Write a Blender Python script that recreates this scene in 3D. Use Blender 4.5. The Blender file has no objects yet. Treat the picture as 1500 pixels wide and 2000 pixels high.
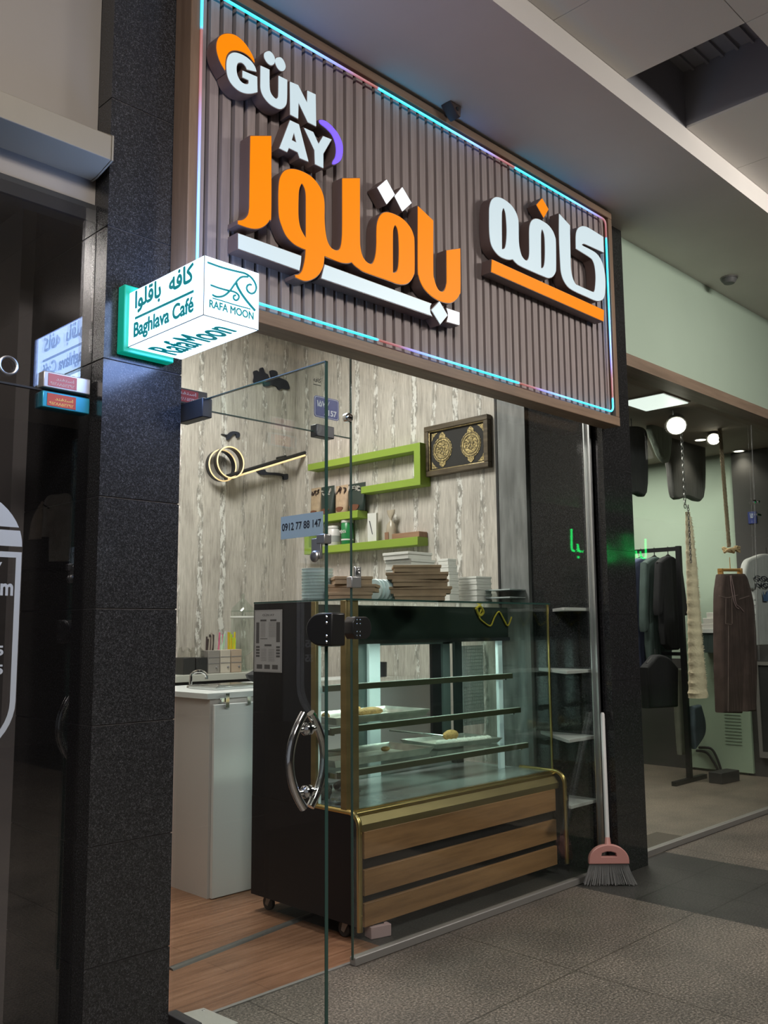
import bpy, bmesh, math, random
from mathutils import Vector, Matrix
random.seed(7)
S = bpy.context.scene
COL = S.collection
PI = math.pi
# ------------------------------------------------------------------ camera
EYE = Vector((0, 0, 1.3)); FPX = 1784.33; YAW, PIT, ROL = 0.79047257, 0.12705706, -0.00811562
_f = Vector((math.sin(YAW)*math.cos(PIT), math.cos(YAW)*math.cos(PIT), math.sin(PIT)))
_r = Vector((math.cos(YAW), -math.sin(YAW), 0)); _u = _r.cross(_f)
RT = _r*math.cos(ROL) + _u*math.sin(ROL); UP = _u*math.cos(ROL) - _r*math.sin(ROL)
cam = bpy.data.objects.new('camera', bpy.data.cameras.new('camera')); COL.objects.link(cam)
M3 = Matrix((RT, UP, -_f)).transposed()
cam.matrix_world = Matrix.Translation(EYE) @ M3.to_4x4()
cam.data.sensor_fit = 'VERTICAL'; cam.data.sensor_height = 32.0; cam.data.lens = FPX/2000*32.0
cam.data.clip_start = .02; cam.data.clip_end = 100
S.camera = cam
# ------------------------------------------------------------------ view / world / lights
S.view_settings.view_transform = 'Standard'; S.view_settings.look = 'None'
S.view_settings.gamma = 1; S.view_settings.use_curve_mapping = False
S.view_settings.exposure = 0.25
S.cycles.max_bounces = 7; S.cycles.transparent_max_bounces = 24
S.cycles.glossy_bounces = 4; S.cycles.transmission_bounces = 4; S.cycles.diffuse_bounces = 3
S.cycles.caustics_reflective = False; S.cycles.caustics_refractive = False
S.cycles.sample_clamp_indirect = 4
S.cycles.use_denoising = True
W = bpy.data.worlds.new('world'); S.world = W; W.use_nodes = True
W.node_tree.nodes['Background'].inputs[0].default_value = (.80, .84, .90, 1)
W.node_tree.nodes['Background'].inputs[1].default_value = .16
def area(name, loc, sx, sy, power, col=(1, 1, 1), rot=(0, 0, 0), spread=PI):
    l = bpy.data.lights.new(name, 'AREA'); l.shape = 'RECTANGLE'; l.size = sx; l.size_y = sy
    l.energy = power; l.color = col; l.spread = spread
    o = bpy.data.objects.new(name, l); COL.objects.link(o); o.location = loc; o.rotation_euler = rot
    return o
# unseen fill lamps at the mall ceiling, two tilted to brighten the sign
area('mall_fill_lamp', (.4, .1, 3.72), 1.2, .6, 95, (1, .93, .86), (.55, 0, 0))
area('mall_fill_lamp', (5.2, .0, 3.72), 1.2, .6, 120, (1, .95, .88), (.5, 0, 0))
area('mall_fill_lamp', (-1.2, -1.5, 3.72), 1.2, .6, 70, (1, .93, .86))
# cafe ceiling lamps
area('cafe_lamp', (2.7, 4.1, 3.52), 1.2, .6, 72, (1, .965, .92))
# neighbour shop on the right: ceiling panel
area('shop_panel_lamp', (6.6, 4.3, 2.85), 2.2, 1.4, 66, (1, .94, .84))
# neighbour shop on the left, nearly dark: unseen lamp added to lift it
area('dark_shop_fill', (.7, 3.7, 2.75), .6, .4, .9, (1, .86, .75))

# ------------------------------------------------------------------ helpers
def ray(u, v): return _f + RT*((u-750)/FPX) - UP*((v-1000)/FPX)
def ony(u, v, y):
    d = ray(u, v); return EYE + d*(y/d.y)
def onx(u, v, x):
    d = ray(u, v); return EYE + d*(x/d.x)
def onz(u, v, z):
    d = ray(u, v); return EYE + d*((z-EYE.z)/d.z)
WL = {}
def tag(o, label=None, cat=None, group=None, kind=None):
    if label: o['label'] = label
    if cat: o['category'] = cat
    if group: o['group'] = group
    if kind: o['kind'] = kind
    return o
def empty(name, loc, label=None, cat=None, group=None, kind=None):
    o = bpy.data.objects.new(name, None); COL.objects.link(o); o.location = loc
    o.empty_display_size = .05
    WL[o] = Vector(loc)
    return tag(o, label, cat, group, kind)
class MB:
    def __init__(s): s.v = []; s.f = []; s.m = []; s.sm = []
    def add(s, vs, fs, mi=0, smooth=False):
        b = len(s.v); s.v += [Vector(p) for p in vs]
        for f in fs: s.f.append([i+b for i in f]); s.m.append(mi); s.sm.append(smooth)
        return s
    def box(s, a, b, mi=0):
        x0, y0, z0 = a; x1, y1, z1 = b
        vs = [(x, y, z) for z in (z0, z1) for y in (y0, y1) for x in (x0, x1)]
        return s.add(vs, [(0, 2, 3, 1), (4, 5, 7, 6), (0, 1, 5, 4), (2, 6, 7, 3), (0, 4, 6, 2), (1, 3, 7, 5)], mi)
    def rbox(s, c, size, ang=0, mi=0, tilt=0):
        """box of a size standing at c (base centre), turned about z"""
        R = Matrix.Rotation(ang, 3, 'Z') @ Matrix.Rotation(tilt, 3, 'X'); c = Vector(c); x, y, z = size
        vs = [c + R @ Vector((i*x/2, j*y/2, k*z)) for k in (0, 1) for j in (-1, 1) for i in (-1, 1)]
        return s.add(vs, [(0, 2, 3, 1), (4, 5, 7, 6), (0, 1, 5, 4), (2, 6, 7, 3), (0, 4, 6, 2), (1, 3, 7, 5)], mi)
    def quad(s, a, b, c, d, mi=0): return s.add([a, b, c, d], [(0, 1, 2, 3)], mi)
    def tube(s, path, r, n=10, mi=0, closed=False, cap=True):
        P = [Vector(p) for p in path]; N = len(P); rs = r if isinstance(r, (list, tuple)) else [r]*N
        vs = []; up = None
        for i, p in enumerate(P):
            if closed: t = P[(i+1) % N]-P[i-1]
            else: t = P[min(i+1, N-1)]-P[max(i-1, 0)]
            if t.length < 1e-9: t = Vector((0, 0, 1))
            t.normalize()
            if up is None:
                up = Vector((0, 0, 1)) if abs(t.z) < .9 else Vector((1, 0, 0))
            a = (up - t*up.dot(t))
            if a.length < 1e-6: a = t.orthogonal()
            a.normalize(); up = a; b = t.cross(a)
            for k in range(n):
                q = 2*PI*k/n; vs.append(p + (a*math.cos(q)+b*math.sin(q))*rs[i])
        fs = []
        for i in range(N if closed else N-1):
            j = (i+1) % N
            for k in range(n): fs.append((i*n+k, i*n+(k+1) % n, j*n+(k+1) % n, j*n+k))
        s.add(vs, fs, mi, True)
        if cap and not closed:
            b = len(s.v)-len(vs)
            s.f.append([b+k for k in range(n)][::-1]); s.m.append(mi); s.sm.append(False)
            s.f.append([b+(N-1)*n+k for k in range(n)]); s.m.append(mi); s.sm.append(False)
        return s
    def lathe(s, prof, c, n=24, mi=0, axis='Z', smooth=True):
        c = Vector(c); vs = []; fs = []
        for r, h in prof:
            for k in range(n):
                q = 2*PI*k/n; a, b = r*math.cos(q), r*math.sin(q)
                vs.append(c + (Vector((a, b, h)) if axis == 'Z' else Vector((a, h, b)) if axis == 'Y' else Vector((h, a, b))))
        for i in range(len(prof)-1):
            for k in range(n): fs.append((i*n+k, i*n+(k+1) % n, (i+1)*n+(k+1) % n, (i+1)*n+k))
        s.add(vs, fs, mi, smooth); b = len(s.v)-len(vs); L = len(prof)-1
        if prof[0][0] > 1e-5: s.f.append([b+k for k in range(n)][::-1]); s.m.append(mi); s.sm.append(False)
        if prof[-1][0] > 1e-5: s.f.append([b+L*n+k for k in range(n)]); s.m.append(mi); s.sm.append(False)
        return s
    def prism(s, pts, o, ax, ay, n, d, mi=0):
        """polygon pts in the plane o + ax,ay, thickness d along n"""
        o, ax, ay, n = map(Vector, (o, ax, ay, n)); k = len(pts)
        A = [o+ax*p[0]+ay*p[1] for p in pts]; B = [p+n*d for p in A]
        fs = [list(range(k))[::-1], list(range(k, 2*k))] + [(i, (i+1) % k, k+(i+1) % k, k+i) for i in range(k)]
        return s.add(A+B, fs, mi)
    def mesh(s, me_src, fn, mi=0, mimap=None):
        vs = [fn(v.co) for v in me_src.vertices]; b = len(s.v); s.v += vs
        for p in me_src.polygons:
            s.f.append([b+i for i in p.vertices]); s.m.append(mimap(p) if mimap else mi); s.sm.append(False)
        return s
    def move(s, fn): s.v = [Vector(fn(p)) for p in s.v]; return s
    def build(s, name, mats, parent=None, bevel=0, seg=2, subd=0):
        mats = mats if isinstance(mats, (list, tuple)) else [mats]
        off = Vector((0, 0, 0)); q = parent
        while q is not None:
            off += Vector(q.location) if q.type == 'EMPTY' else Vector((0, 0, 0)); q = q.parent
        me = bpy.data.meshes.new(name); me.from_pydata([p-off for p in s.v], [], s.f)
        for m in mats: me.materials.append(m)
        me.polygons.foreach_set('material_index', s.m); me.polygons.foreach_set('use_smooth', s.sm)
        bm = bmesh.new(); bm.from_mesh(me); bmesh.ops.recalc_face_normals(bm, faces=bm.faces); bm.to_mesh(me); bm.free()
        me.update(); me.set_sharp_from_angle(angle=.75)
        o = bpy.data.objects.new(name, me); COL.objects.link(o)
        if parent is not None: o.parent = parent
        if bevel:
            b = o.modifiers.new('bevel', 'BEVEL'); b.width = bevel; b.segments = seg; b.limit_method = 'ANGLE'
        if subd:
            b = o.modifiers.new('sub', 'SUBSURF'); b.levels = subd; b.render_levels = subd
        return o
def cat_rom(pts, k=6):
    """closed smooth outline; a third value of 1 keeps a corner sharp"""
    n = len(pts); out = []
    P = [Vector((p[0], p[1])) for p in pts]; C = [len(p) > 2 for p in pts]
    for i in range(n):
        p1, p2 = P[i], P[(i+1) % n]
        if C[i] and C[(i+1) % n]: out.append(p1); continue
        p0 = P[i-1] if not C[i] else p1*2-p2
        p3 = P[(i+2) % n] if not C[(i+1) % n] else p2*2-p1
        for j in range(k):
            t = j/k
            out.append(.5*((2*p1)+(p2-p0)*t+(2*p0-5*p1+4*p2-p3)*t*t+(3*p1-p0-3*p2+p3)*t**3))
    return out
def curve_mesh(loops, depth, offset=0, bevel=0):
    c = bpy.data.curves.new('c', 'CURVE'); c.dimensions = '2D'; c.fill_mode = 'BOTH'
    c.extrude = depth/2; c.offset = offset; c.bevel_depth = bevel; c.bevel_resolution = 2
    for lp in loops:
        sp = c.splines.new('POLY'); sp.points.add(len(lp)-1); sp.use_cyclic_u = True
        for i, p in enumerate(lp): sp.points[i].co = (p[0], p[1], 0, 1)
    return _conv(c)
def _conv(c):
    o = bpy.data.objects.new('tmp', c); COL.objects.link(o)
    dg = bpy.context.evaluated_depsgraph_get()
    me = bpy.data.meshes.new_from_object(o.evaluated_get(dg))
    bpy.data.objects.remove(o); bpy.data.curves.remove(c)
    return me
_d1 = bpy.data.materials.new('glyph_even'); _d2 = bpy.data.materials.new('glyph_odd')
def text_mesh(body, depth=.001, bold=0.0):
    """text one unit wide, lower left at the origin; returns mesh, height"""
    c = bpy.data.curves.new('t', 'FONT'); c.body = body; c.extrude = depth/2; c.offset = bold
    c.materials.append(_d1); c.materials.append(_d2)
    for i, b in enumerate(c.body_format): b.material_index = i % 2
    me = _conv(c)
    xs = [v.co.x for v in me.vertices]; ys = [v.co.y for v in me.vertices]
    return me, (min(xs), max(xs), min(ys), max(ys))
def put_text(mb, body, o, ax, ay, w, h, thick=.0012, bold=0.0, mi=0, fat=0):
    """lettering filling the w x h rectangle whose lower left is o"""
    me, (x0, x1, y0, y1) = text_mesh(body, 1, bold)
    o, ax, ay = Vector(o), Vector(ax), Vector(ay); n = ax.cross(ay)
    sh = [(0, 0)]+([(fat*math.cos(PI*k/4), fat*math.sin(PI*k/4)) for k in range(8)] if fat else [])    # a heavier stroke
    for i, (dx, dy) in enumerate(sh):
        mb.mesh(me, lambda p: o + ax*((p.x-x0)/(x1-x0)*w+dx) + ay*((p.y-y0)/(y1-y0)*h+dy) + n*((p.z+.5)*thick+i*.00002), mi)
    bpy.data.meshes.remove(me); return mb
def copy_tree(o, loc=None, label=None, parent=None):
    c = o.copy(); COL.objects.link(c)
    if parent is not None: c.parent = parent
    if loc is not None: c.location = loc
    if label: c['label'] = label
    for ch in o.children: copy_tree(ch, parent=c)
    return c

# ------------------------------------------------------------------ materials
def mat(name, col, rough=.5, metal=0, emit=None, es=1, spec=.5, alpha=None, bump=None, var=None, coat=0):
    m = bpy.data.materials.new(name); m.use_nodes = True; nt = m.node_tree; b = nt.nodes['Principled BSDF']
    b.inputs['Base Color'].default_value = (*col, 1); b.inputs['Roughness'].default_value = rough
    b.inputs['Metallic'].default_value = metal; b.inputs['Specular IOR Level'].default_value = spec
    b.inputs['Coat Weight'].default_value = coat
    if emit:
        b.inputs['Emission Color'].default_value = (*emit, 1); b.inputs['Emission Strength'].default_value = es
    tc = None
    if var:                                   # (scale vector, amount): soft tone variation
        sc, am = var
        tc = nt.nodes.new('ShaderNodeTexCoord'); mp = nt.nodes.new('ShaderNodeMapping'); nt.links.new(tc.outputs['Object'], mp.inputs[0])
        mp.inputs['Scale'].default_value = sc
        nz = nt.nodes.new('ShaderNodeTexNoise'); nz.inputs['Scale'].default_value = 1; nz.inputs['Detail'].default_value = 5
        nt.links.new(mp.outputs[0], nz.inputs['Vector'])
        r = nt.nodes.new('ShaderNodeMapRange'); r.inputs[1].default_value = .3; r.inputs[2].default_value = .7
        r.inputs[3].default_value = 1-am; r.inputs[4].default_value = 1+am
        nt.links.new(nz.outputs[0], r.inputs[0])
        mx = nt.nodes.new('ShaderNodeMix'); mx.data_type = 'RGBA'; mx.blend_type = 'MULTIPLY'; mx.inputs[0].default_value = 1
        mx.inputs[6].default_value = (*col, 1); nt.links.new(r.outputs[0], mx.inputs[7]); nt.links.new(mx.outputs[2], b.inputs['Base Color'])
    if bump:
        sc, st = bump
        nz = nt.nodes.new('ShaderNodeTexNoise'); nz.inputs['Scale'].default_value = sc; nz.inputs['Detail'].default_value = 4
        bp = nt.nodes.new('ShaderNodeBump'); bp.inputs['Strength'].default_value = st; bp.inputs['Distance'].default_value = .01
        t2 = nt.nodes.new('ShaderNodeTexCoord'); nt.links.new(t2.outputs['Object'], nz.inputs['Vector'])
        nt.links.new(nz.outputs[0], bp.inputs['Height']); nt.links.new(bp.outputs[0], b.inputs['Normal'])
    return m
def glass(name, tint=(.93, .97, .95), ior=1.5, rough=.0, gl=1.0):
    m = bpy.data.materials.new(name); m.use_nodes = True; nt = m.node_tree; nt.nodes.remove(nt.nodes['Principled BSDF'])
    out = nt.nodes['Material Output']
    t = nt.nodes.new('ShaderNodeBsdfTransparent'); t.inputs[0].default_value = (*tint, 1)
    g = nt.nodes.new('ShaderNodeBsdfGlossy'); g.inputs['Roughness'].default_value = rough; g.inputs[0].default_value = (gl, gl, gl, 1)
    fr = nt.nodes.new('ShaderNodeFresnel'); fr.inputs[0].default_value = ior
    ge = nt.nodes.new('ShaderNodeNewGeometry'); mr = nt.nodes.new('ShaderNodeMapRange')   # same reflectance on both faces of a pane
    mr.inputs[3].default_value = ior; mr.inputs[4].default_value = 1/ior; nt.links.new(ge.outputs['Backfacing'], mr.inputs[0]); nt.links.new(mr.outputs[0], fr.inputs[0])
    mx = nt.nodes.new('ShaderNodeMixShader')
    nt.links.new(fr.outputs[0], mx.inputs[0]); nt.links.new(t.outputs[0], mx.inputs[1]); nt.links.new(g.outputs[0], mx.inputs[2])
    nt.links.new(mx.outputs[0], out.inputs[0]); return m
class N:
    """small node graph builder"""
    def __init__(s, name, rough=.5, spec=.5):
        s.m = bpy.data.materials.new(name); s.m.use_nodes = True; s.nt = s.m.node_tree; s.b = s.nt.nodes['Principled BSDF']
        s.b.inputs['Roughness'].default_value = rough; s.b.inputs['Specular IOR Level'].default_value = spec
        s.tc = s.nt.nodes.new('ShaderNodeTexCoord').outputs['Object']
    def n(s, t, **k):
        x = s.nt.nodes.new(t)
        for a, v in k.items(): setattr(x, a, v)
        return x
    def l(s, a, b): s.nt.links.new(a, b)
    def map(s, scale, src=None, rot=(0, 0, 0)):
        x = s.n('ShaderNodeMapping'); x.inputs['Scale'].default_value = scale; x.inputs['Rotation'].default_value = rot
        s.l(src or s.tc, x.inputs[0]); return x.outputs[0]
    def noise(s, vec, scale=1, detail=4, rough=.5):
        x = s.n('ShaderNodeTexNoise'); x.inputs['Scale'].default_value = scale; x.inputs['Detail'].default_value = detail
        x.inputs['Roughness'].default_value = rough; s.l(vec, x.inputs['Vector']); return x.outputs[0]
    def ramp(s, fac, stops):
        x = s.n('ShaderNodeValToRGB'); e = x.color_ramp.elements
        while len(e) < len(stops): e.new(.5)
        for i, (p, c) in enumerate(stops): e[i].position = p; e[i].color = (*c, 1) if len(c) == 3 else c
        s.l(fac, x.inputs[0]); return x.outputs[0]
    def mix(s, f, a, b, mode='MIX'):
        x = s.n('ShaderNodeMix', data_type='RGBA', blend_type=mode)
        for sock, v in ((x.inputs[0], f), (x.inputs[6], a), (x.inputs[7], b)):
            if isinstance(v, (int, float)): sock.default_value = v
            elif isinstance(v, tuple): sock.default_value = (*v, 1)
            else: s.l(v, sock)
        return x.outputs[2]
    def math(s, op, a, b=0):
        x = s.n('ShaderNodeMath', operation=op)
        for sock, v in ((x.inputs[0], a), (x.inputs[1], b)):
            if isinstance(v, (int, float)): sock.default_value = v
            else: s.l(v, sock)
        return x.outputs[0]
    def xyz(s, src=None):
        x = s.n('ShaderNodeSeparateXYZ'); s.l(src or s.tc, x.inputs[0]); return x.outputs
    def comb(s, x, y, z):
        c = s.n('ShaderNodeCombineXYZ')
        for sock, v in zip(c.inputs, (x, y, z)):
            if isinstance(v, (int, float)): sock.default_value = v
            else: s.l(v, sock)
        return c.outputs[0]
    def bump(s, h, st=.3, dist=.01):
        x = s.n('ShaderNodeBump'); x.inputs['Strength'].default_value = st; x.inputs['Distance'].default_value = dist
        s.l(h, x.inputs['Height']); s.l(x.outputs[0], s.b.inputs['Normal'])
    def done(s, col): s.l(col, s.b.inputs['Base Color']); return s.m

def m_wallpaper():
    g = N('travertine_wallpaper', .55, .35); X, Y, Z = g.xyz()
    h = g.math('ADD', X, Y)                                  # along the wall on both walls
    v = g.comb(h, 0, Z)
    fine = g.noise(g.map((70, 1, 7), v), 1, 6, .65)
    soft = g.noise(g.map((14, 1, 2.0), v), 1, 5, .6)
    base = g.ramp(g.math('ADD', g.math('MULTIPLY', fine, .55), g.math('MULTIPLY', soft, .45)),
                  [(.34, (.30, .275, .24)), (.45, (.475, .435, .385)), (.55, (.585, .54, .48)), (.66, (.72, .67, .605))])
    # vertical columns of flecks
    wob = g.noise(g.map((1.2, 1, 2.5), v), 1, 3, .6)
    hh = g.math('ADD', h, g.math('MULTIPLY', wob, .09))
    wave = g.math('COSINE', g.math('MULTIPLY', hh, 2*PI/.185))
    band = g.ramp(wave, [(.0, (0, 0, 0)), (.45, (.0, .0, .0)), (.86, (1, 1, 1))])
    str_ = g.ramp(g.noise(g.map((5.4, 1, .25), v), 1, 2), [(.40, (.55, .55, .55)), (.58, (1, 1, 1))])   # some columns fainter
    band = g.mix(1.0, band, str_, 'MULTIPLY')
    fl = g.noise(g.map((34, 1, 13), v), 1, 8, .72); fd = g.noise(g.map((38, 1, 9), g.comb(g.math('ADD', h, 3.1), 0, Z)), 1, 7, .7)
    fdk = g.ramp(g.math('ADD', fd, g.math('MULTIPLY', band, .22)), [(.60, (0, 0, 0)), (.72, (1, 1, 1))])
    flw = g.ramp(g.math('ADD', fl, g.math('MULTIPLY', band, .22)), [(.675, (0, 0, 0)), (.725, (1, 1, 1))])
    c = g.mix(g.math('MULTIPLY', fdk, .75), base, (.235, .225, .20))
    c = g.mix(g.math('MULTIPLY', flw, .82), c, (.85, .83, .78))
    g.bump(fl, .2, .004)
    return g.done(c)
def m_granite(name='black_granite', base=.026, speck=.15, rough=.22):
    g = N(name, rough, .55); v = g.noise(g.tc, 420, 3, .7)
    v2 = g.noise(g.tc, 170, 2, .5)
    s = g.math('ADD', g.math('MULTIPLY', v, .7), g.math('MULTIPLY', v2, .3))
    c = g.ramp(s, [(.40, (base*.5,)*3), (.54, (base, base, base*1.05)), (.66, (speck, speck, speck*1.08))])
    return g.done(c)
def m_terrazzo(name, lo, mid, hi, rough=.35, tile=None):
    g = N(name, rough, .4); v = g.noise(g.tc, 105, 4, .8); w = g.noise(g.tc, 2.2, 4, .6)
    c = g.ramp(v, [(.36, lo), (.5, mid), (.64, hi)])
    c = g.mix(.55, c, g.ramp(w, [(.3, (.35, .36, .36)), (.7, (1.25, 1.2, 1.15))]), 'MULTIPLY')
    if tile:
        br = g.n('ShaderNodeTexBrick', offset=0); br.inputs['Scale'].default_value = 1; br.inputs['Mortar Size'].default_value = .004
        br.inputs['Brick Width'].default_value = tile; br.inputs['Row Height'].default_value = tile
        br.inputs[1].default_value = (1, 1, 1, 1); br.inputs[2].default_value = (.93, .93, .93, 1); br.inputs[3].default_value = (.45, .44, .42, 1)
        g.l(g.tc, br.inputs[0]); c = g.mix(1.0, c, br.outputs[0], 'MULTIPLY')
    return g.done(c)
def m_wood(name, a, b, axis='x', rough=.45, sc=1.0):
    g = N(name, rough, .35); v = g.map({'x': (2*sc, 28*sc, 28*sc), 'y': (28*sc, 2*sc, 28*sc), 'z': (28*sc, 28*sc, 2*sc)}[axis])
    n1 = g.noise(v, 1, 6, .65); n2 = g.noise(g.map((1.5, 1.5, 1.5)), 1, 3)
    c = g.ramp(n1, [(.32, a), (.66, b)])
    return g.done(g.mix(.5, c, g.ramp(n2, [(.3, (.7, .7, .7)), (.7, (1.2, 1.2, 1.2))]), 'MULTIPLY'))
def m_laminate():
    g = N('laminate_floor', .4, .4)
    br = g.n('ShaderNodeTexBrick', offset=.4); br.inputs['Scale'].default_value = 1; br.inputs['Mortar Size'].default_value = .0015
    br.inputs['Brick Width'].default_value = 1.1; br.inputs['Row Height'].default_value = .16
    br.inputs[1].default_value = (1, 1, 1, 1); br.inputs[2].default_value = (.78, .78, .78, 1); br.inputs[3].default_value = (.5, .45, .4, 1)
    g.l(g.tc, br.inputs[0])
    n1 = g.noise(g.map((3, 40, 1)), 1, 6, .65)
    c = g.ramp(n1, [(.3, (.16, .075, .038)), (.52, (.27, .135, .075)), (.72, (.36, .20, .12))])
    return g.done(g.mix(1.0, c, br.outputs[0], 'MULTIPLY'))
def m_slat(name):
    g = N(name, .55, .3); n1 = g.noise(g.map((60, 60, 3)), 1, 5, .6)
    return g.done(g.ramp(n1, [(.3, (.25, .205, .20)), (.7, (.35, .295, .285))]))

M = {}
M['wallpaper'] = m_wallpaper(); M['granite'] = m_granite(); M['granite_p'] = m_granite('polished_granite', .018, .085, .07); M['granite_in'] = m_granite('granite_inner', .016, .07, .2)
M['floor'] = m_terrazzo('terrazzo_floor', (.038, .032, .027), (.118, .102, .085), (.33, .29, .245), .45, 1.04)
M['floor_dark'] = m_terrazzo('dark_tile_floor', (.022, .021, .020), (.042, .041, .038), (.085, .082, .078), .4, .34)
M['floor_shop'] = m_terrazzo('shop_floor', (.10, .082, .065), (.165, .137, .11), (.27, .23, .185), .55)
M['laminate'] = m_laminate()
M['ceil'] = mat('ceiling_paint', (.74, .70, .665), .9, var=((1.5, 1.5, 1.5), .05))
M['ceil_tile'] = mat('ceiling_tile', (.78, .755, .72), .9, bump=(300, .1))
M['white_wall'] = mat('white_wall_paint', (.28, .255, .23), .85, var=((1, 1, 1), .05))
M['green_tint_wall'] = mat('green_tinted_wall', (.37, .46, .37), .8, var=((1, 1, 1), .06))  # green neon light on the upper front wall is put into this colour
M['dark_wall'] = mat('dark_wall_paint', (.05, .047, .045), .7)
M['shutter'] = mat('shutter_box_paint', (.25, .225, .18), .6, var=((3, 3, 3), .06))
M['wood_frame'] = m_wood('sign_frame_wood', (.16, .10, .065), (.25, .165, .11), 'x', .5)
M['wood_frame_v'] = m_wood('sign_frame_wood_upright', (.16, .10, .065), (.25, .165, .11), 'z', .5)
M['fascia'] = m_wood('fascia_wood', (.17, .12, .085), (.25, .18, .13), 'x', .5)
M['slat'] = m_slat('sign_slats'); M['slat_gap'] = mat('sign_backing', (.02, .018, .018), .8)
M['letter_side'] = mat('letter_return', (.15, .10, .09), .4)
M['lo'] = mat('letter_orange', (.10, .025, .0), .5, emit=(1, .255, .0), es=.84, spec=.15)
M['lw'] = mat('letter_white', (.25, .27, .28), .4, emit=(.47, .59, .64), es=.84)
M['lwb'] = mat('letter_bright_white', (.8, .85, .9), .35, emit=(.82, .93, 1), es=1.0)
M['lp'] = mat('letter_purple', (.2, .12, .8), .35, emit=(.15, .085, .90), es=.85)
M['glass'] = glass('clear_glass', (.955, .98, .968)); M['glass_thin'] = glass('display_glass', (.945, .98, .965))
M['glass_dark'] = glass('dark_glass', (.80, .80, .82), 1.95)
M['glass_edge'] = mat('glass_edge', (.03, .07, .06), .15)
M['alu'] = mat('brushed_aluminium', (.55, .55, .55), .35, 1); M['alu_dull'] = mat('dull_aluminium', (.27, .26, .245), .5, .5)
M['chrome'] = mat('chrome', (.8, .8, .8), .08, 1)
M['steel'] = mat('stainless_steel', (.62, .64, .63), .16, 1); M['gold'] = mat('gold_trim', (.55, .42, .16), .28, 1)
M['gold_brush'] = mat('brushed_gold', (.27, .215, .10), .42, .85, var=((3, 3, 20), .15))
M['black'] = mat('black_plastic', (.012, .012, .012), .35); M['blackm'] = mat('matt_black', (.018, .018, .018), .65)
M['case_black'] = mat('black_laminate', (.012, .011, .012), .42, spec=.22)
M['plank'] = m_wood('oak_plank', (.20, .10, .042), (.34, .18, .078), 'x', .4)
M['lime'] = mat('lime_laminate', (.26, .38, .045), .42)
M['white'] = mat('white_laminate', (.62, .58, .55), .35); M['white_gl'] = mat('white_gloss', (.70, .72, .71), .3)
M['kraft'] = mat('kraft_card', (.33, .235, .145), .8, var=((20, 20, 20), .12)); M['card'] = mat('white_card', (.72, .71, .66), .7)
M['lit_post'] = mat('led_tube_post', (.6, .7, .68), .4, emit=(.70, .92, .90), es=.20)
# ------------------------------------------------------------------ key dimensions (metres)
YG = 2.734           # shop glass plane
YP = 2.655           # pillar fronts
XL0, XL1 = 1.40, 1.693     # left pillar
XR0, XR1 = 4.42, 4.722     # right pillar
XW = 4.40            # cafe right wall face
YB = 5.29            # cafe back wall
ZS = 3.655           # soffit
def struct(mb, name, mats, parent=None, **k):
    o = mb.build(name, mats, parent, **k)
    if parent is None: o['kind'] = 'structure'
    return o
# ------------------------------------------------------------------ floor
struct(MB().box((-5, -5, -.05), (4.10, 2.76, 0)).box((4.10, -5, -.05), (5.06, 2.74, 0), 1).box((5.06, -5, -.05), (32, 2.76, 0)), 'floor', [M['floor'], M['floor_dark']])
struct(MB().box((1.45, 2.76, -.05), (2.80, 5.6, 0)).box((2.80, 3.5, -.05), (4.56, 5.6, 0)), 'floor', M['laminate'])
struct(MB().box((2.80, 2.76, -.05), (4.56, 3.5, 0)), 'floor', M['floor_dark'])  # dark area under and before the case is put into the floor colour
struct(MB().box((4.56, 2.74, -.05), (12, 5.8, 0)), 'floor', M['floor_shop'])
struct(MB().box((-3, 2.76, -.05), (1.45, 5.6, 0)), 'floor', M['floor_dark'])
# ------------------------------------------------------------------ pillars
def pillar(x0, x1, y1, name, rows, mats, g=.0022):
    mb = MB(); z = 0
    for h in rows:
        mb.box((x0, YP, z+g), (x1, y1, z+h-g)); z += h
    mb.box((x0+.003, YP+.004, 0), (x1-.003, y1-.003, z), 1)
    return struct(mb, name, mats)
M['grout'] = mat('grout', (.16, .15, .15), .8)
rows = [.276, .417, .372, .43, .367, .30, .42, .42, .42, .24]
pillar(XL0, XL1, 3.2, 'wall_pillar_left', [.30, .35, .36, .36, .355, .45, .45, .45, .58], [M['granite'], M['grout']])
pillar(XR0, XR1, 3.16, 'wall_pillar_right', [.30, .35, .36, .36, .355, .45, .45, .45, .58], [M['granite_p'], M['blackm']], .0007)
# ------------------------------------------------------------------ cafe room
w = MB().box((XW, 3.385, 0), (XW+.16, YB+.1, 3.6))
struct(w, 'wall_right', M['wallpaper'])
struct(MB().box((1.4, YB, 0), (XW+.1, YB+.1, 3.6)), 'wall_back', M['wallpaper'])
struct(MB().box((1.35, 3.2, 0), (1.45, YB+.1, 3.6)), 'wall_left', M['white_wall'])
struct(MB().box((1.35, 2.78, 3.6), (4.6, YB+.1, 3.66)), 'ceiling', M['ceil'])
M['greystone'] = mat('grey_marble_strip', (.20, .205, .20), .35, var=((25, 25, 4), .35))
struct(MB().box((XW-.004, 3.165, 0), (XW+.15, 3.372, 3.6)), 'trim_1', M['greystone'])
struct(MB().box((XW-.008, 3.370, 0), (XW+.15, 3.386, 3.6)), 'trim_2', M['blackm'])
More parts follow.
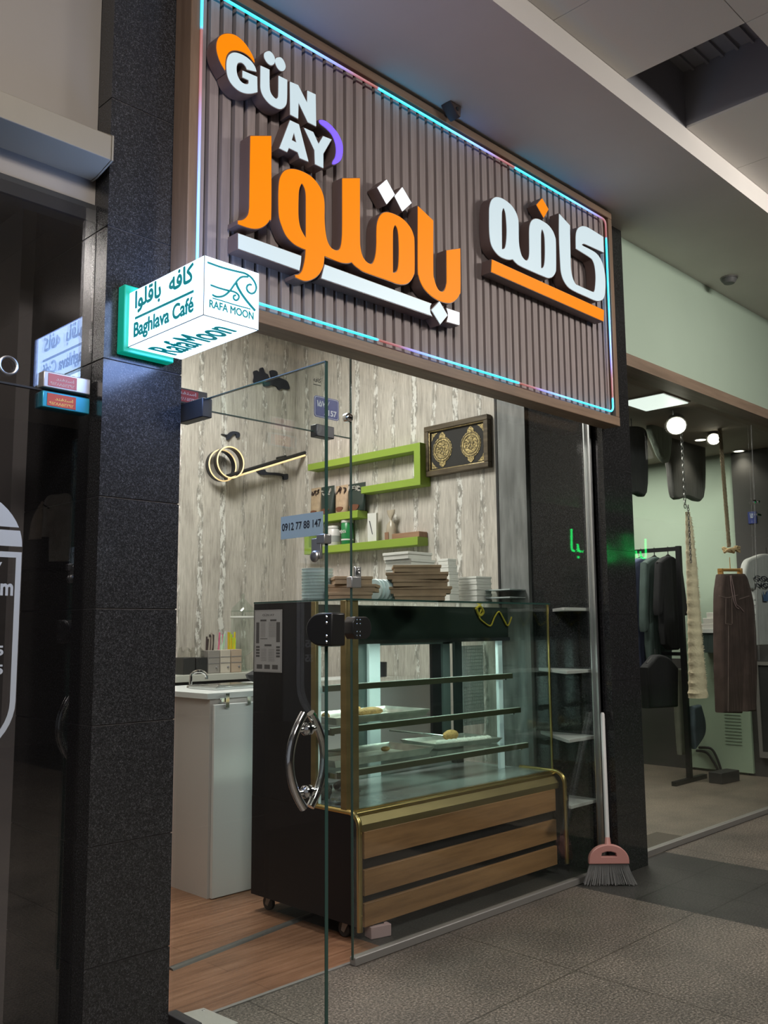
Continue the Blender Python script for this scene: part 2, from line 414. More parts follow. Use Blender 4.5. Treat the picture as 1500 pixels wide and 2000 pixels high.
# ------------------------------------------------------------------ mall ceiling
struct(MB().box((-5, 1.937, ZS), (32, 2.78, ZS+.2)), 'ceiling_soffit', M['ceil'])
t = MB(); ZC = 3.775; P = .581; x0 = 2.968-5*P; hx = (3.549, 4.13); hy = (1.385, 1.937)
ys = [1.937, 1.385, .80, .22, -.36, -.94, -1.52, -2.1, -2.68, -3.3, -4.2, -5]
g = .002
for i in range(-4, 50):
    for j in range(len(ys)-1):
        xa, xb = x0+i*P, x0+(i+1)*P
        if abs(xa-hx[0]) < .05 and j == 0: continue
        t.box((xa+g, ys[j+1]+g, ZC), (xb-g, ys[j]-g, ZC+.012))
t.box((-5, -5, ZC+.35), (32, 1.937, ZC+.4))
struct(t, 'ceiling', M['ceil_tile'])
h = MB()
h.box((hx[0]-.02, hy[0]-.02, ZC+.012), (hx[0], hy[1], ZC+.34)).box((hx[1], hy[0]-.02, ZC+.012), (hx[1]+.02, hy[1], ZC+.34))
h.box((hx[0], hy[0]-.02, ZC+.012), (hx[1], hy[0], ZC+.34)).box((hx[0], hy[1]-.001, ZC+.0), (hx[1], hy[1]+.01, ZC+.34))
for k in range(7): h.box((hx[0], hy[0]+.04+k*.075, ZC+.285), (hx[1], hy[0]+.052+k*.075, ZC+.30))
h.box((hx[0], hy[0], ZC+.3), (hx[1], hy[1], ZC+.31))
tag(h.build('ceiling_hatch', mat('duct_dark', (.30, .30, .33), .7)), 'dark open square hatch in the tiled ceiling with slats inside', 'ceiling hatch')
struct(MB().box((-5, -5.1, 0), (32, -5, 4.2)), 'wall_opposite', M['dark_wall'])
mir = lambda u, v: (lambda p: Vector((p.x, 2*2.72-p.y, p.z)))(ony(u, v, 2*2.72+4.95))
a = mir(1118, 1092); b = mir(1268, 1052)
M['neon'] = mat('green_neon', (.02, .2, .05), .4, emit=(.0, 1, .16), es=4)
nb = empty('neon_sign', ((a.x+b.x)/2, -4.97, a.z), 'green neon script sign on the opposite shopfront, mirrored in the dark pillar and glass', 'neon sign')
mb = MB(); put_text(mb, '\uFE8E\uFEB3\uFE8E\uFE92\uFEDF  \uFEB1\uFE8E\uFE92\uFEDF', (b.x, -4.955, a.z), (-1, 0, 0), (0, 0, 1), b.x-a.x, b.z-a.z, .02, -.012); mb.build('neon_tube', M['neon'], nb)
MB().box((a.x-.1, -4.99, a.z-.1), (b.x+.1, -4.96, b.z+.1)).build('neon_board', M['blackm'], nb)
# ------------------------------------------------------------------ big sign
YF, YS_, YL, YLB = 2.55, 2.575, 2.508, 2.567      # frame front, slat front, letter front, letter back
sx0, sx1, sz0, sz1 = 1.637, 4.437, 2.398, 3.635
sign = empty('shop_sign', (3.04, 2.6, sz0), 'large wide slatted brown shop sign with orange and white raised lettering above the cafe entrance', 'shop sign')
fw = .038
MB().box((sx0, YF, sz0), (sx1, YP-.002, sz0+fw+.012)).build('frame_rail', M['wood_frame'], sign, bevel=.003); MB().box((sx0, YF, sz1-fw), (sx1, YP-.002, sz1)).build('frame_rail', M['wood_frame'], sign, bevel=.003)
MB().box((sx0, YF+.001, sz0+fw+.012), (sx0+fw, YP-.002, sz1-fw)).build('frame_stile', M['wood_frame_v'], sign, bevel=.003); MB().box((sx1-fw, YF+.001, sz0+fw+.012), (sx1, YP-.002, sz1-fw)).build('frame_stile', M['wood_frame_v'], sign, bevel=.003)
sl = MB(); pitch = .0555; x = sx0+fw+.004; n = 0
sl.box((sx0+fw, YS_+.022, sz0+fw), (sx1-fw, YP-.004, sz1-fw), 1)
while x < sx1-fw-.037:
    sl.box((x, YS_, sz0+fw+.006), (x+.037, YS_+.024, sz1-fw-.006)); x += pitch
sl.build('slat_panel', [M['slat'], M['slat_gap']], sign)
# LED strip running round the panel, a chasing light frozen mid-run
lx0, lx1, lz0, lz1, cr = 1.678, 4.366, 2.468, 3.572, .03
def led_path():
    p = []
    def arc(cx, cz, a0):
        for k in range(9):
            a = a0 - k*PI/16; p.append((cx+cr*math.cos(a), cz+cr*math.sin(a)))
    def line(a, b, n):
        for k in range(1, n): p.append((a[0]+(b[0]-a[0])*k/n, a[1]+(b[1]-a[1])*k/n))
    arc(lx0+cr, lz1-cr, PI); line((lx0+cr, lz1), (lx1-cr, lz1), 140)
    arc(lx1-cr, lz1-cr, PI/2); line((lx1, lz1-cr), (lx1, lz0+cr), 60)
    arc(lx1-cr, lz0+cr, 0); line((lx1-cr, lz0), (lx0+cr, lz0), 140)
    arc(lx0+cr, lz0+cr, -PI/2); line((lx0, lz0+cr), (lx0, lz1-cr), 60)
    return p
pp = led_path(); L = [0]
for a, b in zip(pp, pp[1:]+pp[:1]): L.append(L[-1]+math.hypot(b[0]-a[0], b[1]-a[1]))
TOT = L[-1]
def s_at(x, z):      # run length of the path point nearest to a place on the sign
    return L[min(range(len(pp)), key=lambda i: (pp[i][0]-x)**2+(pp[i][1]-z)**2)]
starts = sorted(s_at(*q) for q in [(lambda w: (w.x, w.z))(ony(u, v, YF)) for u, v in [(740, 176), (1005, 330), (1187, 468), (1199, 785), (1008, 749), (732, 665), (390, 45)]])
def led_col(s):
    st = max([q for q in starts if q <= s], default=starts[-1]-TOT); nx = min([q for q in starts if q > s], default=starts[0]+TOT)
    f = (s-st)/(nx-st)
    K = [(0, (.0, .55, 1.0)), (.40, (.0, .50, 1.0)), (.60, (.10, .32, .95)), (.76, (.12, .13, .40)), (.86, (.14, .035, .05)), (.96, (.11, .014, .012)), (1, (.11, .012, .008))]
    for (a, ca), (b, cb) in zip(K, K[1:]):
        if f <= b:
            t = (f-a)/(b-a); return [ca[i]+(cb[i]-ca[i])*t for i in range(3)]
    return K[-1][1]
led = MB().tube([(p[0], YF-.001, p[1]) for p in pp], .0052, 8, closed=True)
cols = [led_col(L[i//8]) for i in range(len(led.v))]
g_ = N('led_strip', .4); at_ = g_.n('ShaderNodeVertexColor', layer_name='tint')
g_.l(at_.outputs[0], g_.b.inputs['Emission Color']); g_.b.inputs['Emission Strength'].default_value = 2.3; g_.b.inputs['Base Color'].default_value = (.3, .3, .3, 1)
lo = led.build('led_strip', g_.m, sign)
ca = lo.data.color_attributes.new('tint', 'FLOAT_COLOR', 'POINT')
for i, c in enumerate(cols): ca.data[i].color = (*c, 1)
FA = (400, 50, .2, .2); FB = (450, 250, .2, .2); FC = (640, 330, 280/1500, 310/1661); FD = (940, 370, .18, .18)
def tr(fr, pts):
    out = []
    for p in pts:
        q = ony(fr[0]+p[0]*fr[2], fr[1]+p[1]*fr[3], YL); out.append((q.x, q.z) + tuple(p[2:]))
    return out
def letter(name, loops, face, label=None):
    lp = [cat_rom(l) for l in loops]
    mb = MB()
    me = curve_mesh(lp, YLB-YL-.003, .0032)
    mb.mesh(me, lambda p: Vector((p.x, (YL+.003+YLB)/2-p.z, p.y)), 1)
    me2 = curve_mesh(lp, .004)
    mb.mesh(me2, lambda p: Vector((p.x, YL+.002-p.z, p.y)), 0)
    o = mb.build(name, [face, M['letter_side']], sign)
    if label: o['label'] = label
    return o
c_ = 1
letter('orange_crescent', [tr(FA, [(200,432,1),(150,340),(120,235),(125,150),(160,95),(230,78),(310,100),(390,170),(450,260),(480,325),(487,358,1),(440,300),(380,258),(310,238),(255,247),(215,290),(200,360)])], M['lo'], 'orange lit crescent')
letter('letter', [tr(FA, [(505,447,1),(490,400),(455,350),(410,310),(350,277),(290,263),(245,280),(222,325),(215,390),(222,470),(245,535),(285,590),(340,635),(400,658),(460,660),(515,648,1),(512,500,1),(372,440,1),(372,502,1),(432,530,1),(432,560,1),(415,572),(380,565),(345,535),(318,480),(310,420),(318,375),(340,358),(370,362),(400,392),(415,425,1)])], M['lw'], 'white lit letter G')
letter('letter', [tr(FA, [(548,392,1),(632,430,1),(634,600),(650,665),(690,712),(712,705),(722,670),(724,490,1),(806,530,1),(803,720),(790,780),(755,810),(710,805),(640,765),(580,695),(550,620),(547,530)])], M['lw'], 'white lit letter U')
for pts in ([(600,255),(635,250),(670,285),(687,335),(675,375),(645,383),(610,355),(585,310),(584,272)], [(705,312),(745,312),(775,350),(790,400),(775,437),(740,437),(710,405),(692,360),(692,330)]):
    letter('letter_dot', [tr(FA, pts)], M['lw'])
letter('letter', [tr(FA, [(835,548,1),(912,580,1),(1003,760,1),(1005,635,1),(1083,672,1),(1088,980,1),(1010,940,1),(916,742,1),(912,905,1),(838,865,1)])], M['lw'], 'white lit letter N')
letter('letter', [tr(FA, [(835,925,1),(920,965,1),(1012,1325,1),(930,1290,1),(912,1235,1),(822,1190,1),(806,1232,1),(732,1195,1)]), tr(FA, [(873,1035,1),(900,1145,1),(850,1118,1)])], M['lw'], 'white lit letter A')
letter('letter', [tr(FA, [(975,1000,1),(1060,1040,1),(1112,1158,1),(1158,1080,1),(1238,1112,1),(1158,1250,1),(1158,1388,1),(1080,1350,1),(1075,1215,1)])], M['lw'], 'white lit letter Y')
letter('purple_crescent', [tr(FA, [(1122,922),(1180,932),(1250,990),(1310,1070),(1345,1160),(1348,1240),(1330,1310),(1290,1345),(1252,1352),(1252,1325),(1275,1285),(1285,1220),(1275,1140),(1240,1060),(1185,1000),(1130,955)])], M['lp'], 'purple lit crescent')
letter('letter', [tr(FB, [(200,78,1),(400,78,1),(399,820),(385,890),(345,945),(290,975),(230,980),(160,965),(78,935,1),(78,905,1),(115,900),(150,880),(178,840),(188,780),(190,700),(196,300)])], M['lo'], 'orange lit alef')
B_ = lambda *p: (FB[0]+p[0]*.2, FB[1]+p[1]*.2) + tuple(p[2:])
C_ = lambda *p: (FC[0]+p[0]*FC[2], FC[1]+p[1]*FC[3]) + tuple(p[2:])
F1 = (0, 0, 1, 1)
word = [B_(475,600),B_(485,500),B_(515,435),B_(560,405),B_(630,403),B_(710,428),B_(790,475),B_(850,540),B_(895,620),B_(918,720),B_(920,900),B_(930,1020),B_(950,1110),B_(985,1170),B_(1030,1195),B_(1060,1190),B_(1080,1160),B_(1092,1090),B_(1097,950),B_(1097,492,1),B_(1265,490,1),
        C_(338,700),C_(345,830),C_(365,910),C_(400,965),C_(440,993),C_(470,990),C_(492,950),C_(508,880),C_(515,780),C_(515,680),C_(520,580),C_(540,510),C_(575,465),C_(625,453),C_(690,470),C_(760,505),C_(820,555),C_(870,620),C_(898,690),C_(908,760),C_(910,1050),C_(900,1110),C_(870,1165),C_(830,1198),C_(780,1205),C_(720,1195),C_(640,1165),C_(400,1080),C_(330,1040),C_(285,1005),C_(255,972,1),C_(215,982),C_(170,980),C_(110,965),
        B_(918,1245,1),B_(915,1290),B_(905,1350),B_(870,1420),B_(820,1465),B_(760,1488),B_(710,1485),B_(640,1455,1),B_(637,1435,1),B_(670,1430),B_(700,1400),B_(720,1340),B_(735,1260),B_(740,1185,1),B_(690,1165),B_(620,1125),B_(550,1050),B_(505,950),B_(480,860),B_(474,740)]
letter('letter', [tr(F1, word), tr(FB, [(698,540),(725,575),(740,640),(742,760),(742,1080,1),(710,1030),(680,960),(665,860),(665,700),(672,600)]), tr(FC, [(708,585),(732,620),(745,700),(750,850),(745,1000),(730,1065),(705,1085),(683,1088,1),(683,700),(690,620)])], M['lo'], 'orange lit joined waw, lam and qaf')
letter('letter', [tr(FC, [(948,390,1),(1105,540,1),(1105,1060),(1115,1150),(1140,1230),(1170,1275),(1205,1285),(1230,1260),(1245,1210),(1250,1150),(1248,852,1),(1388,832,1),(1390,1250),(1380,1310),(1350,1360),(1300,1395),(1250,1398),(1180,1380),(1100,1335),(1030,1270),(985,1200),(958,1120),(948,1020)])], M['lo'], 'orange lit joined alef and beh')
letter('letter_dot', [tr(FC, [(617,112,1),(703,268,1),(620,365,1),(525,192,1)])], M['lwb'])
letter('letter_dot', [tr(FC, [(782,192,1),(878,355,1),(785,440,1),(704,282,1)])], M['lwb'])
letter('underline_bar', [tr(FB, [(80,1030,1),(692,1250,1),(688,1310),(675,1388,1),(80,1175,1)])], M['lw'])
letter('underline_bar', [tr(F1, [B_(925,1335,1),C_(1085,1410,1),C_(1072,1440),C_(1075,1500),C_(1092,1535,1),B_(892,1465,1)])], M['lw'])
letter('letter_dot', [tr(FC, [(1172,1388,1),(1255,1530,1),(1180,1622,1),(1088,1475,1)])], M['lw'])
letter('underline_bar', [tr(FC, [(1250,1460,1),(1378,1502,1),(1378,1630,1),(1252,1595,1),(1264,1550),(1264,1510)])], M['lwb'])
letter('letter', [tr(FD, [(848,265,1),(962,390,1),(968,700),(972,850),(990,950),(1020,1020),(1060,1045),(1200,1108),(1225,1110),(1238,1070),(1245,950),(1235,840),(1215,775),(1180,735),(1030,640,1),(1030,500),(1045,435),(1075,405),(1120,400),(1180,425),(1325,515,1),(1330,682,1),(1150,600),(1110,588),(1090,600,1),(1115,618),(1180,650),(1250,695),(1300,765),(1330,850),(1345,950),(1348,1060),(1340,1140),(1320,1190),(1280,1208),(1230,1200),(1140,1160),(1020,1105),(950,1060),(900,990),(870,900),(860,780),(848,500)])], M['lw'], 'white lit joined alef and kaf')
letter('letter', [tr(FD, [(90,300),(92,200),(110,125),(145,88),(190,85),(250,110),(320,165),(370,235),(398,310),(405,380),(408,560),(420,650),(440,720),(470,760),(495,772),(515,750),(525,690),(525,560),(525,440),(535,370),(560,330),(600,318),(650,335),(720,380),(770,440),(800,510),(810,580),(812,840),(805,900),(775,945),(735,958),(690,945),(560,890),(430,830),(380,795),(345,755,1),(310,760),(260,750),(200,720),(145,660),(110,590),(95,500),(90,400)]),
     tr(FD, [(245,200),(265,250),(275,340),(280,450),(275,560),(262,630),(240,648),(225,648,1),(223,300),(230,225)]), tr(FD, [(663,430),(685,480),(693,560),(695,700),(688,810),(670,850),(650,855,1),(648,540),(652,460)])], M['lw'], 'white lit joined heh and feh')
letter('letter_dot', [tr(FD, [(662,97,1),(730,215,1),(680,303,1),(603,165,1)])], M['lo'])
letter('underline_bar', [tr(FD, [(120,762,1),(1332,1310,1),(1328,1428,1),(112,892,1)])], M['lo'], 'orange lit bar')
# ------------------------------------------------------------------ projecting cube sign
M['cube'] = mat('lightbox_acrylic', (.85, .95, .97), .4, emit=(.46, .68, 1.0), es=3.2)
M['teal'] = mat('teal_vinyl', (.0, .12, .14), .5, emit=(.0, .17, .20), es=.8)
M['green'] = mat('green_backing', (.0, .26, .17), .5, emit=(0, .20, .14), es=.8)
cx0, cx1, cy0, cy1, cz0, cz1 = 1.462, 1.663, 2.183, 2.611, 2.2143, 2.3965
cube = empty('projecting_sign', (1.588, YP, cz0), 'glowing white box sign with teal lettering projecting from the left granite pillar', 'sign')
MB().box((1.444, 2.6115, 2.196), (1.6345, YP-.0025, 2.424)).build('backing_plate', M['green'], cube, bevel=.004)
MB().box((cx0, cy0, cz0), (cx1, cy1, cz1)).build('light_box', M['cube'], cube, bevel=.0015)
area('sign_boost_lamp', ((cx0+cx1)/2, (cy0+cy1)/2, cz1+.003), .18, .42, 1.7, (.30, .45, 1), (PI, 0, 0))  # added lamps on the box faces boost its blue spill on the pillar
area('sign_boost_lamp', ((cx0+cx1)/2, (cy0+cy1)/2, cz0-.006), .18, .42, 2.2, (.30, .45, 1))
area('sign_boost_lamp', (cx0-.006, (cy0+cy1)/2, (cz0+cz1)/2), .18, .42, .7, (.30, .45, 1), (0, PI/2, 0))
e = MB()
for a, b in (((cx0, cy0, cz0), (cx0, cy0, cz1)), ((cx0, cy0, cz0), (cx0, cy1, cz0)), ((cx0, cy0, cz0), (cx1, cy0, cz0))): e.tube([a, b], .0016, 6)
e.build('edge_trim', mat('edge_trim_grey', (.20, .26, .30), .5), cube)
AR = '\uFE8D\uFEEE\uFEE0\uFED7\uFE8E\uFE91  \uFEEA\uFED3\uFE8E\uFEDB'
hy_, hz_ = cy1-cy0, cz1-cz0; yb = cy1
tx = cx0-.0016; d = Vector((0, -1, 0))
mb = MB(); put_text(mb, AR, (tx, yb-.10*hy_, cz0+.56*hz_), d, (0, 0, 1), .77*hy_, .40*hz_, .0012, .0, 0, .0024)
mb.build('lettering', M['teal'], cube, )
MB().box((cx0-.003, yb-.88*hy_, cz0+.448*hz_), (cx0-.0004, yb-.10*hy_, cz0+.49*hz_)).build('lettering_rule', M['teal'], cube)
mb = MB(); put_text(mb, 'Baghlava Café', (tx, yb-.09*hy_, cz0+.05*hz_), d, (0, 0, 1), .79*hy_, .335*hz_, .0012, .0, 0, .0019)
mb.build('lettering', M['teal'], cube)
mb = MB(); put_text(mb, 'RafaMoon', (cx0+.155, yb-.085*hy_, cz0-.0016), d, (-1, 0, 0), .80*hy_, .105, .0012, .0, 0, .0022)
mb.build('lettering', M['teal'], cube)
lg = MB(); G = lambda x, y: ony(240+x*280/1500, 480+y*230/1232, cy0-.0015)
def strokes(mb, paths, fn, r, dy=.35):
    for pth, rr in paths:
        q = [Vector(p) for p in pth]; out = []
        for i in range(len(q)-1):
            p0 = q[max(i-1, 0)]; p1 = q[i]; p2 = q[i+1]; p3 = q[min(i+2, len(q)-1)]
            for j in range(5):
                t = j/5; out.append(.5*((2*p1)+(p2-p0)*t+(2*p0-5*p1+4*p2-p3)*t*t+(3*p1-p0-3*p2+p3)*t**3))
        out.append(q[-1]); mb.tube([fn(p.x, p.y) for p in out], r*rr, 6)
strokes(lg, [([(885,173),(1000,215),(1100,245),(1200,270),(1280,290),(1340,330),(1380,385),(1395,440),(1380,485),(1345,500),(1310,480),(1295,445),(1305,415),(1330,405),(1345,410)], 1),
             ([(1310,325),(1250,325),(1210,350),(1170,400),(1120,470),(1070,515),(1020,533),(970,530),(935,510)], 1),
             ([(1185,385),(1200,430),(1240,500),(1290,570),(1340,630),(1382,678)], 1.25),
             ([(917,410),(1000,440),(1090,465),(1160,480),(1200,505),(1215,535),(1200,565),(1175,568),(1158,550),(1160,525),(1180,518)], .95),
             ([(938,547),(1050,580),(1180,620),(1335,662)], .6)], G, .0034)
lg.build('emblem', M['teal'], cube)
a = G(905, 640); b = G(1365, 775); mb = MB()
put_text(mb, 'RAFA MOON', (a.x, cy0-.0015, min(a.z, b.z)), (1, 0, 0), (0, 0, 1), b.x-a.x, .023, .001, .0, 0, .0009); mb.build('lettering', M['teal'], cube)

# ------------------------------------------------------------------ cafe glazing
YGH = .005
w1 = MB().box((2.569, YG-YGH, .022), (XW-.012, YG+YGH, 3.3)).build('window_1', M['glass']); w1['kind'] = 'structure'
MB().box((2.566, YG-YGH-.0004, .022), (2.5695, YG+YGH+.0004, 3.3)).build('pane_edge', M['glass_edge'], w1)
w2 = empty('window_2', (1.7, YG, 2.09), kind='structure')
MB().box((1.694, YG-YGH, 2.09), (2.562, YG+YGH, 3.3)).build('pane', M['glass'], w2)
MB().box((1.694, YG-YGH-.0004, 2.087), (2.562, YG+YGH+.0004, 2.0905)).build('pane_edge', M['glass_edge'], w2)
ch = MB(); p = ony(683, 815, YG-.012); ch.lathe([(.0, -.012), (.012, -.010), (.019, -.003), (.02, .004), (.02, .02)], (p.x, YG-.01, p.z), 20, 0, 'Y'); ch.build('glass_clamp', M['chrome'], w2)
a = ony(614, 774, YG-.008); b = ony(662, 820, YG-.008)
M['plate'] = mat('blue_enamel', (.012, .03, .20), .45); M['plate_w'] = mat('plate_white', (.55, .6, .68), .5)
def rrect(x0, x1, z0, z1, r, k=5):
    out = []
    for cx, cz, a0 in ((x1-r, z1-r, 0), (x0+r, z1-r, PI/2), (x0+r, z0+r, PI), (x1-r, z0+r, 1.5*PI)):
        for i in range(k+1): q = a0+i*PI/2/k; out.append((cx+r*math.cos(q), cz+r*math.sin(q)))
    return out
px0, px1, pz0, pz1 = a.x, b.x, b.z-.006, a.z+.006
pl = MB().prism(rrect(px0, px1, pz0, pz1, .012), (0, YG-.0055, 0), (1, 0, 0), (0, 0, 1), (0, -1, 0), .002)
npl = pl.build('number_plate', M['plate'], w2); npl['label'] = 'blue number plate 157'
mb = MB().prism(rrect(px0+.003, px1-.003, pz0+.003, pz1-.003, .01), (0, YG-.0075, 0), (1, 0, 0), (0, 0, 1), (0, -1, 0), .0003)
mb.prism(rrect(px0+.0048, px1-.0048, pz0+.0048, pz1-.0048, .009), (0, YG-.0078, 0), (1, 0, 0), (0, 0, 1), (0, -1, 0), .0003, 1)
pw, ph = px1-px0, pz1-pz0; Y8 = YG-.0081
put_text(mb, '\u06F1\u06F5\u06F7', (px0+.10*pw, Y8, pz0+.50*ph), (1, 0, 0), (0, 0, 1), .36*pw, .30*ph, .0006, .03)
put_text(mb, '157', (px0+.56*pw, Y8, pz0+.14*ph), (1, 0, 0), (0, 0, 1), .34*pw, .28*ph, .0006, .03)
mb.tube([(px0+.40*pw, Y8, pz0+.15*ph), (px0+.60*pw, Y8, pz0+.82*ph)], .0012, 6)
mb.build('plate_numbers', [M['plate_w'], M['plate']], npl)
mb = MB(); q = ony(600, 738, YG-.006)
a = ony(612, 740, YG-.006); put_text(mb, '\uFEEA\uFED3\uFE8E\uFEDB', (a.x, a.y, a.z-.01), (1, 0, 0), (0, 0, 1), .04, .018, .0005, .01)
a = ony(612, 749, YG-.006); mb.box((a.x, a.y-.0005, a.z-.004), (a.x+.04, a.y, a.z-.001)); mb.build('small_sticker', M['blackm'], w2)
# patch fitting at the pillar, with its red sticker
M['red'] = mat('red_sticker', (.33, .03, .04), .5); M['sticker_txt'] = mat('sticker_print', (.62, .5, .5), .6)
M['patch'] = mat('patch_fitting', (.05, .05, .055), .4, .5)
pf = MB().box((1.694, YG-.022, 2.092), (1.84, YG+.022, 2.15)).build('patch_fitting', M['patch'], w2, bevel=.003)
mb = MB().box((1.70, YG-.0235, 2.10), (1.80, YG-.0222, 2.143))
for i, (t_, z_, h_) in enumerate((('\uFEAA\uFEE8\uFED4\uFE98\uFEB3\uFE8D', 2.126, .012), ('\u06F0\u06F9\u06F1\u06F2\u06F8\u06F8\u06F5\u06F2\u06F2\u06F9\u06F2', 2.105, .011))):
    put_text(mb, t_, (1.71, YG-.0236, z_), (1, 0, 0), (0, 0, 1), .08, h_, .0005, .01, 1)
mb.build('service_sticker', [M['red'], M['sticker_txt']], pf)['label'] = 'red printed sticker'
pz = ony(632, 838, YG-.01)
MB().box((pz.x-.045, YG-.02, 2.068), (pz.x+.05, YG+.02, 2.118)).build('pivot_socket', M['patch'], w2, bevel=.003)
# fixed-panel lock keeper and clip
a = ony(676, 1204, YG-.02); b = ony(714, 1248, YG-.02); zc = (a.z+b.z)/2; r_ = (a.z-b.z)/2
mb = MB(); pts = [(2.566, zc-r_), (2.60, zc-r_)]+[(2.62+r_*.8*math.cos(q), zc+r_*math.sin(q)) for q in [(-PI/2+PI*i/12) for i in range(13)]]+[(2.60, zc+r_), (2.566, zc+r_), (2.55, zc+r_*.5), (2.55, zc-r_*.5)]
mb.prism(pts, (0, YG-.028, 0), (1, 0, 0), (0, 0, 1), (0, 1, 0), .056)
lk = mb.build('lock_keeper', M['black'], w1, bevel=.004)
mb = MB()
for zz in (zc-r_*.7, zc+r_*.7, zc-r_*.35, zc+r_*.35):
    for xx in (2.575, 2.592): mb.lathe([(.004, 0), (.003, -.002), (0, -.0025)], (xx, YG-.028, zz), 8, 0, 'Y')
mb.build('screw_heads', M['chrome'], lk)
a = ony(683, 1115, YG-.015); b = ony(702, 1148, YG-.015)
mb = MB().box((2.556, YG-.016, b.z), (a.x+.065, YG+.016, b.z+.045)).box((2.585, YG-.008, b.z+.04), (2.618, YG+.008, a.z+.02)); mb.lathe([(.012, -.012), (.008, -.016), (.004, -.012)], (2.6, YG-.0, a.z), 12, 0, 'Y')
mb.build('latch_clip', M['alu'], w1, bevel=.003)
# floor rail and side profile
r1 = MB().box((2.567, YG-.018, 0), (XR0-.002, YG+.016, .033)); tag(r1.build('trim_3', M['alu_dull'], bevel=.004), kind='structure')
struct(MB().box((XW-.022, YG-.02, 0), (XR0-.002, YG-.014, 3.2)).box((XW-.022, YG+.014, 0), (XR0-.002, YG+.02, 3.2)).box((XW-.004, YG-.02, 0), (XR0-.002, YG+.02, 3.2)), 'trim_4', M['alu'])
struct(MB().box((XL1-.1, 2.752, -.002), (2.60, 2.768, .004)), 'trim_5', M['alu_dull'])
a = onz(332, 1890, .008); b = onz(607, 1784, .008); dd = (b-a).normalized(); b = b+dd*.5
nn = Vector((-dd.y, dd.x, 0)); mb = MB(); a.z = 0; b.z = 0
mb.prism([(-.02, 0), (-.014, .007), (0, .009), (.014, .007), (.02, 0)], a, nn, (0, 0, 1), dd, (b-a).length); tag(mb.build('trim_6', mat('dark_strip', (.12, .115, .105), .5, .4)), kind='structure')
# ------------------------------------------------------------------ open glass door
DX = 1.74; DY0, DY1, DZ = 1.955, 2.715, 2.083
door = empty('door_1', (DX, DY1, 0), kind='structure')
MB().box((DX-.005, DY0+.002, .012), (DX+.005, DY1, DZ)).build('pane', M['glass'], door)
MB().box((DX-.0054, DY0, .012), (DX+.0054, DY0+.0025, DZ)).box((DX-.0054, DY0, DZ-.002), (DX+.0054, DY1, DZ+.0005)).build('pane_edge', M['glass_edge'], door)
MB().box((DX-.02, DY1-.15, DZ-.065), (DX+.02, DY1, DZ+.002)).build('top_hinge', M['patch'], door, bevel=.003)
MB().box((DX-.02, DY1-.15, .008), (DX+.02, DY1, .075)).build('bottom_hinge', M['patch'], door, bevel=.003)
hm = onx(600, 1480, DX); zt = onx(597, 1393, DX).z; zb_ = onx(600, 1577, DX).z; zm = (zt+zb_)/2; hh = (zt-zb_)/2
for sg, nm in ((-1, 'pull_handle'), (1, 'pull_handle')):
    pth = [(DX+sg*(.012+.052*(1-(k/12)**2)), hm.y, zm+hh*k/12) for k in range(-12, 13)]
    hb = MB().tube(pth, .0125, 14).build(nm, M['chrome'], door); hb['label'] = 'chrome bow handle'
    mb = MB()
    for k in (-8, 8):
        z_ = zm+hh*k/12; x_ = DX+sg*(.012+.052*(1-(k/12)**2))
        mb.lathe([(.008, 0), (.008, abs(x_-DX)-.012), ] if sg > 0 else [(.008, 0), (.008, -(abs(x_-DX)-.012))], (DX+sg*.006, hm.y, z_), 12, 0, 'X')
        mb.lathe([(.018, 0), (.018, sg*.006), (.012, sg*.012), (.008, sg*.013)], (DX+sg*.005, hm.y, z_), 16, 0, 'X')
    mb.build('standoff', M['chrome'], hb)
a = onx(600, 1198, DX-.02); b = onx(651, 1262, DX-.02); zc = (a.z+b.z)/2; rr = (a.z-b.z)/2; yl = a.y; yr = b.y
mb = MB(); rx = (yl-yr)*.55
pts = [(yr, zc-rr), (yr, zc+rr), (yl-rx, zc+rr)]+[(yl-rx+rx*math.sin(q), zc+rr*math.cos(q)) for q in [PI*i/14 for i in range(1, 14)]]+[(yl-rx, zc-rr)]
mb.prism(pts, (DX-.026, 0, 0), (0, 1, 0), (0, 0, 1), (1, 0, 0), .052); lk = mb.build('lock', M['black'], door, bevel=.005); lk['label'] = 'black rounded door lock'
mb = MB()
for k in (-.75, -.4, .4, .75): mb.lathe([(.0045, 0), (.003, -.002), (0, -.0025)], (DX-.026, yr+.022, zc+rr*k), 8, 0, 'X')
mb.build('screw_heads', M['chrome'], lk)
a = onx(612, 1045, DX-.01); b = onx(642, 1090, DX-.01)
mb = MB().box((DX-.014, DY0-.006, a.z-.028), (DX+.014, DY0+.03, a.z)).box((DX-.012, DY0+.012, b.z), (DX-.004, DY0+.055, a.z-.01)); mb.lathe([(.018, 0), (.016, -.008), (.006, -.012), (0, -.012)], (DX-.012, DY0+.035, b.z+.008), 16, 0, 'X')
mb.build('edge_lock', M['alu'], door, bevel=.003)
a = onx(549, 1010, DX-.006); b = onx(631, 997, DX-.006); c = onx(549, 1054, DX-.006)
M['sticker_blue'] = mat('pale_blue_sticker', (.34, .47, .55), .5); M['ink'] = mat('dark_ink', (.015, .018, .03), .6)
ps = MB().box((DX-.0065, b.y, c.z), (DX-.0055, a.y, a.z)).build('phone_sticker', M['sticker_blue'], door); ps['label'] = 'pale blue sticker with a phone number'
wY, wZ = a.y-b.y, a.z-c.z; mb = MB()
put_text(mb, '0912 77 88 147', (DX-.0067, a.y-.03*wY, c.z+.36*wZ), (0, -1, 0), (0, 0, 1), .93*wY, .33*wZ, .0004, .012); mb.build('sticker_lettering', M['ink'], ps)
fp = onz(400, 1985, 0)
t = empty('floor_spring_cover', (1.85, 2.69, 0), 'pale metal floor spring cover plate on the threshold at the left pillar foot', 'cover plate')
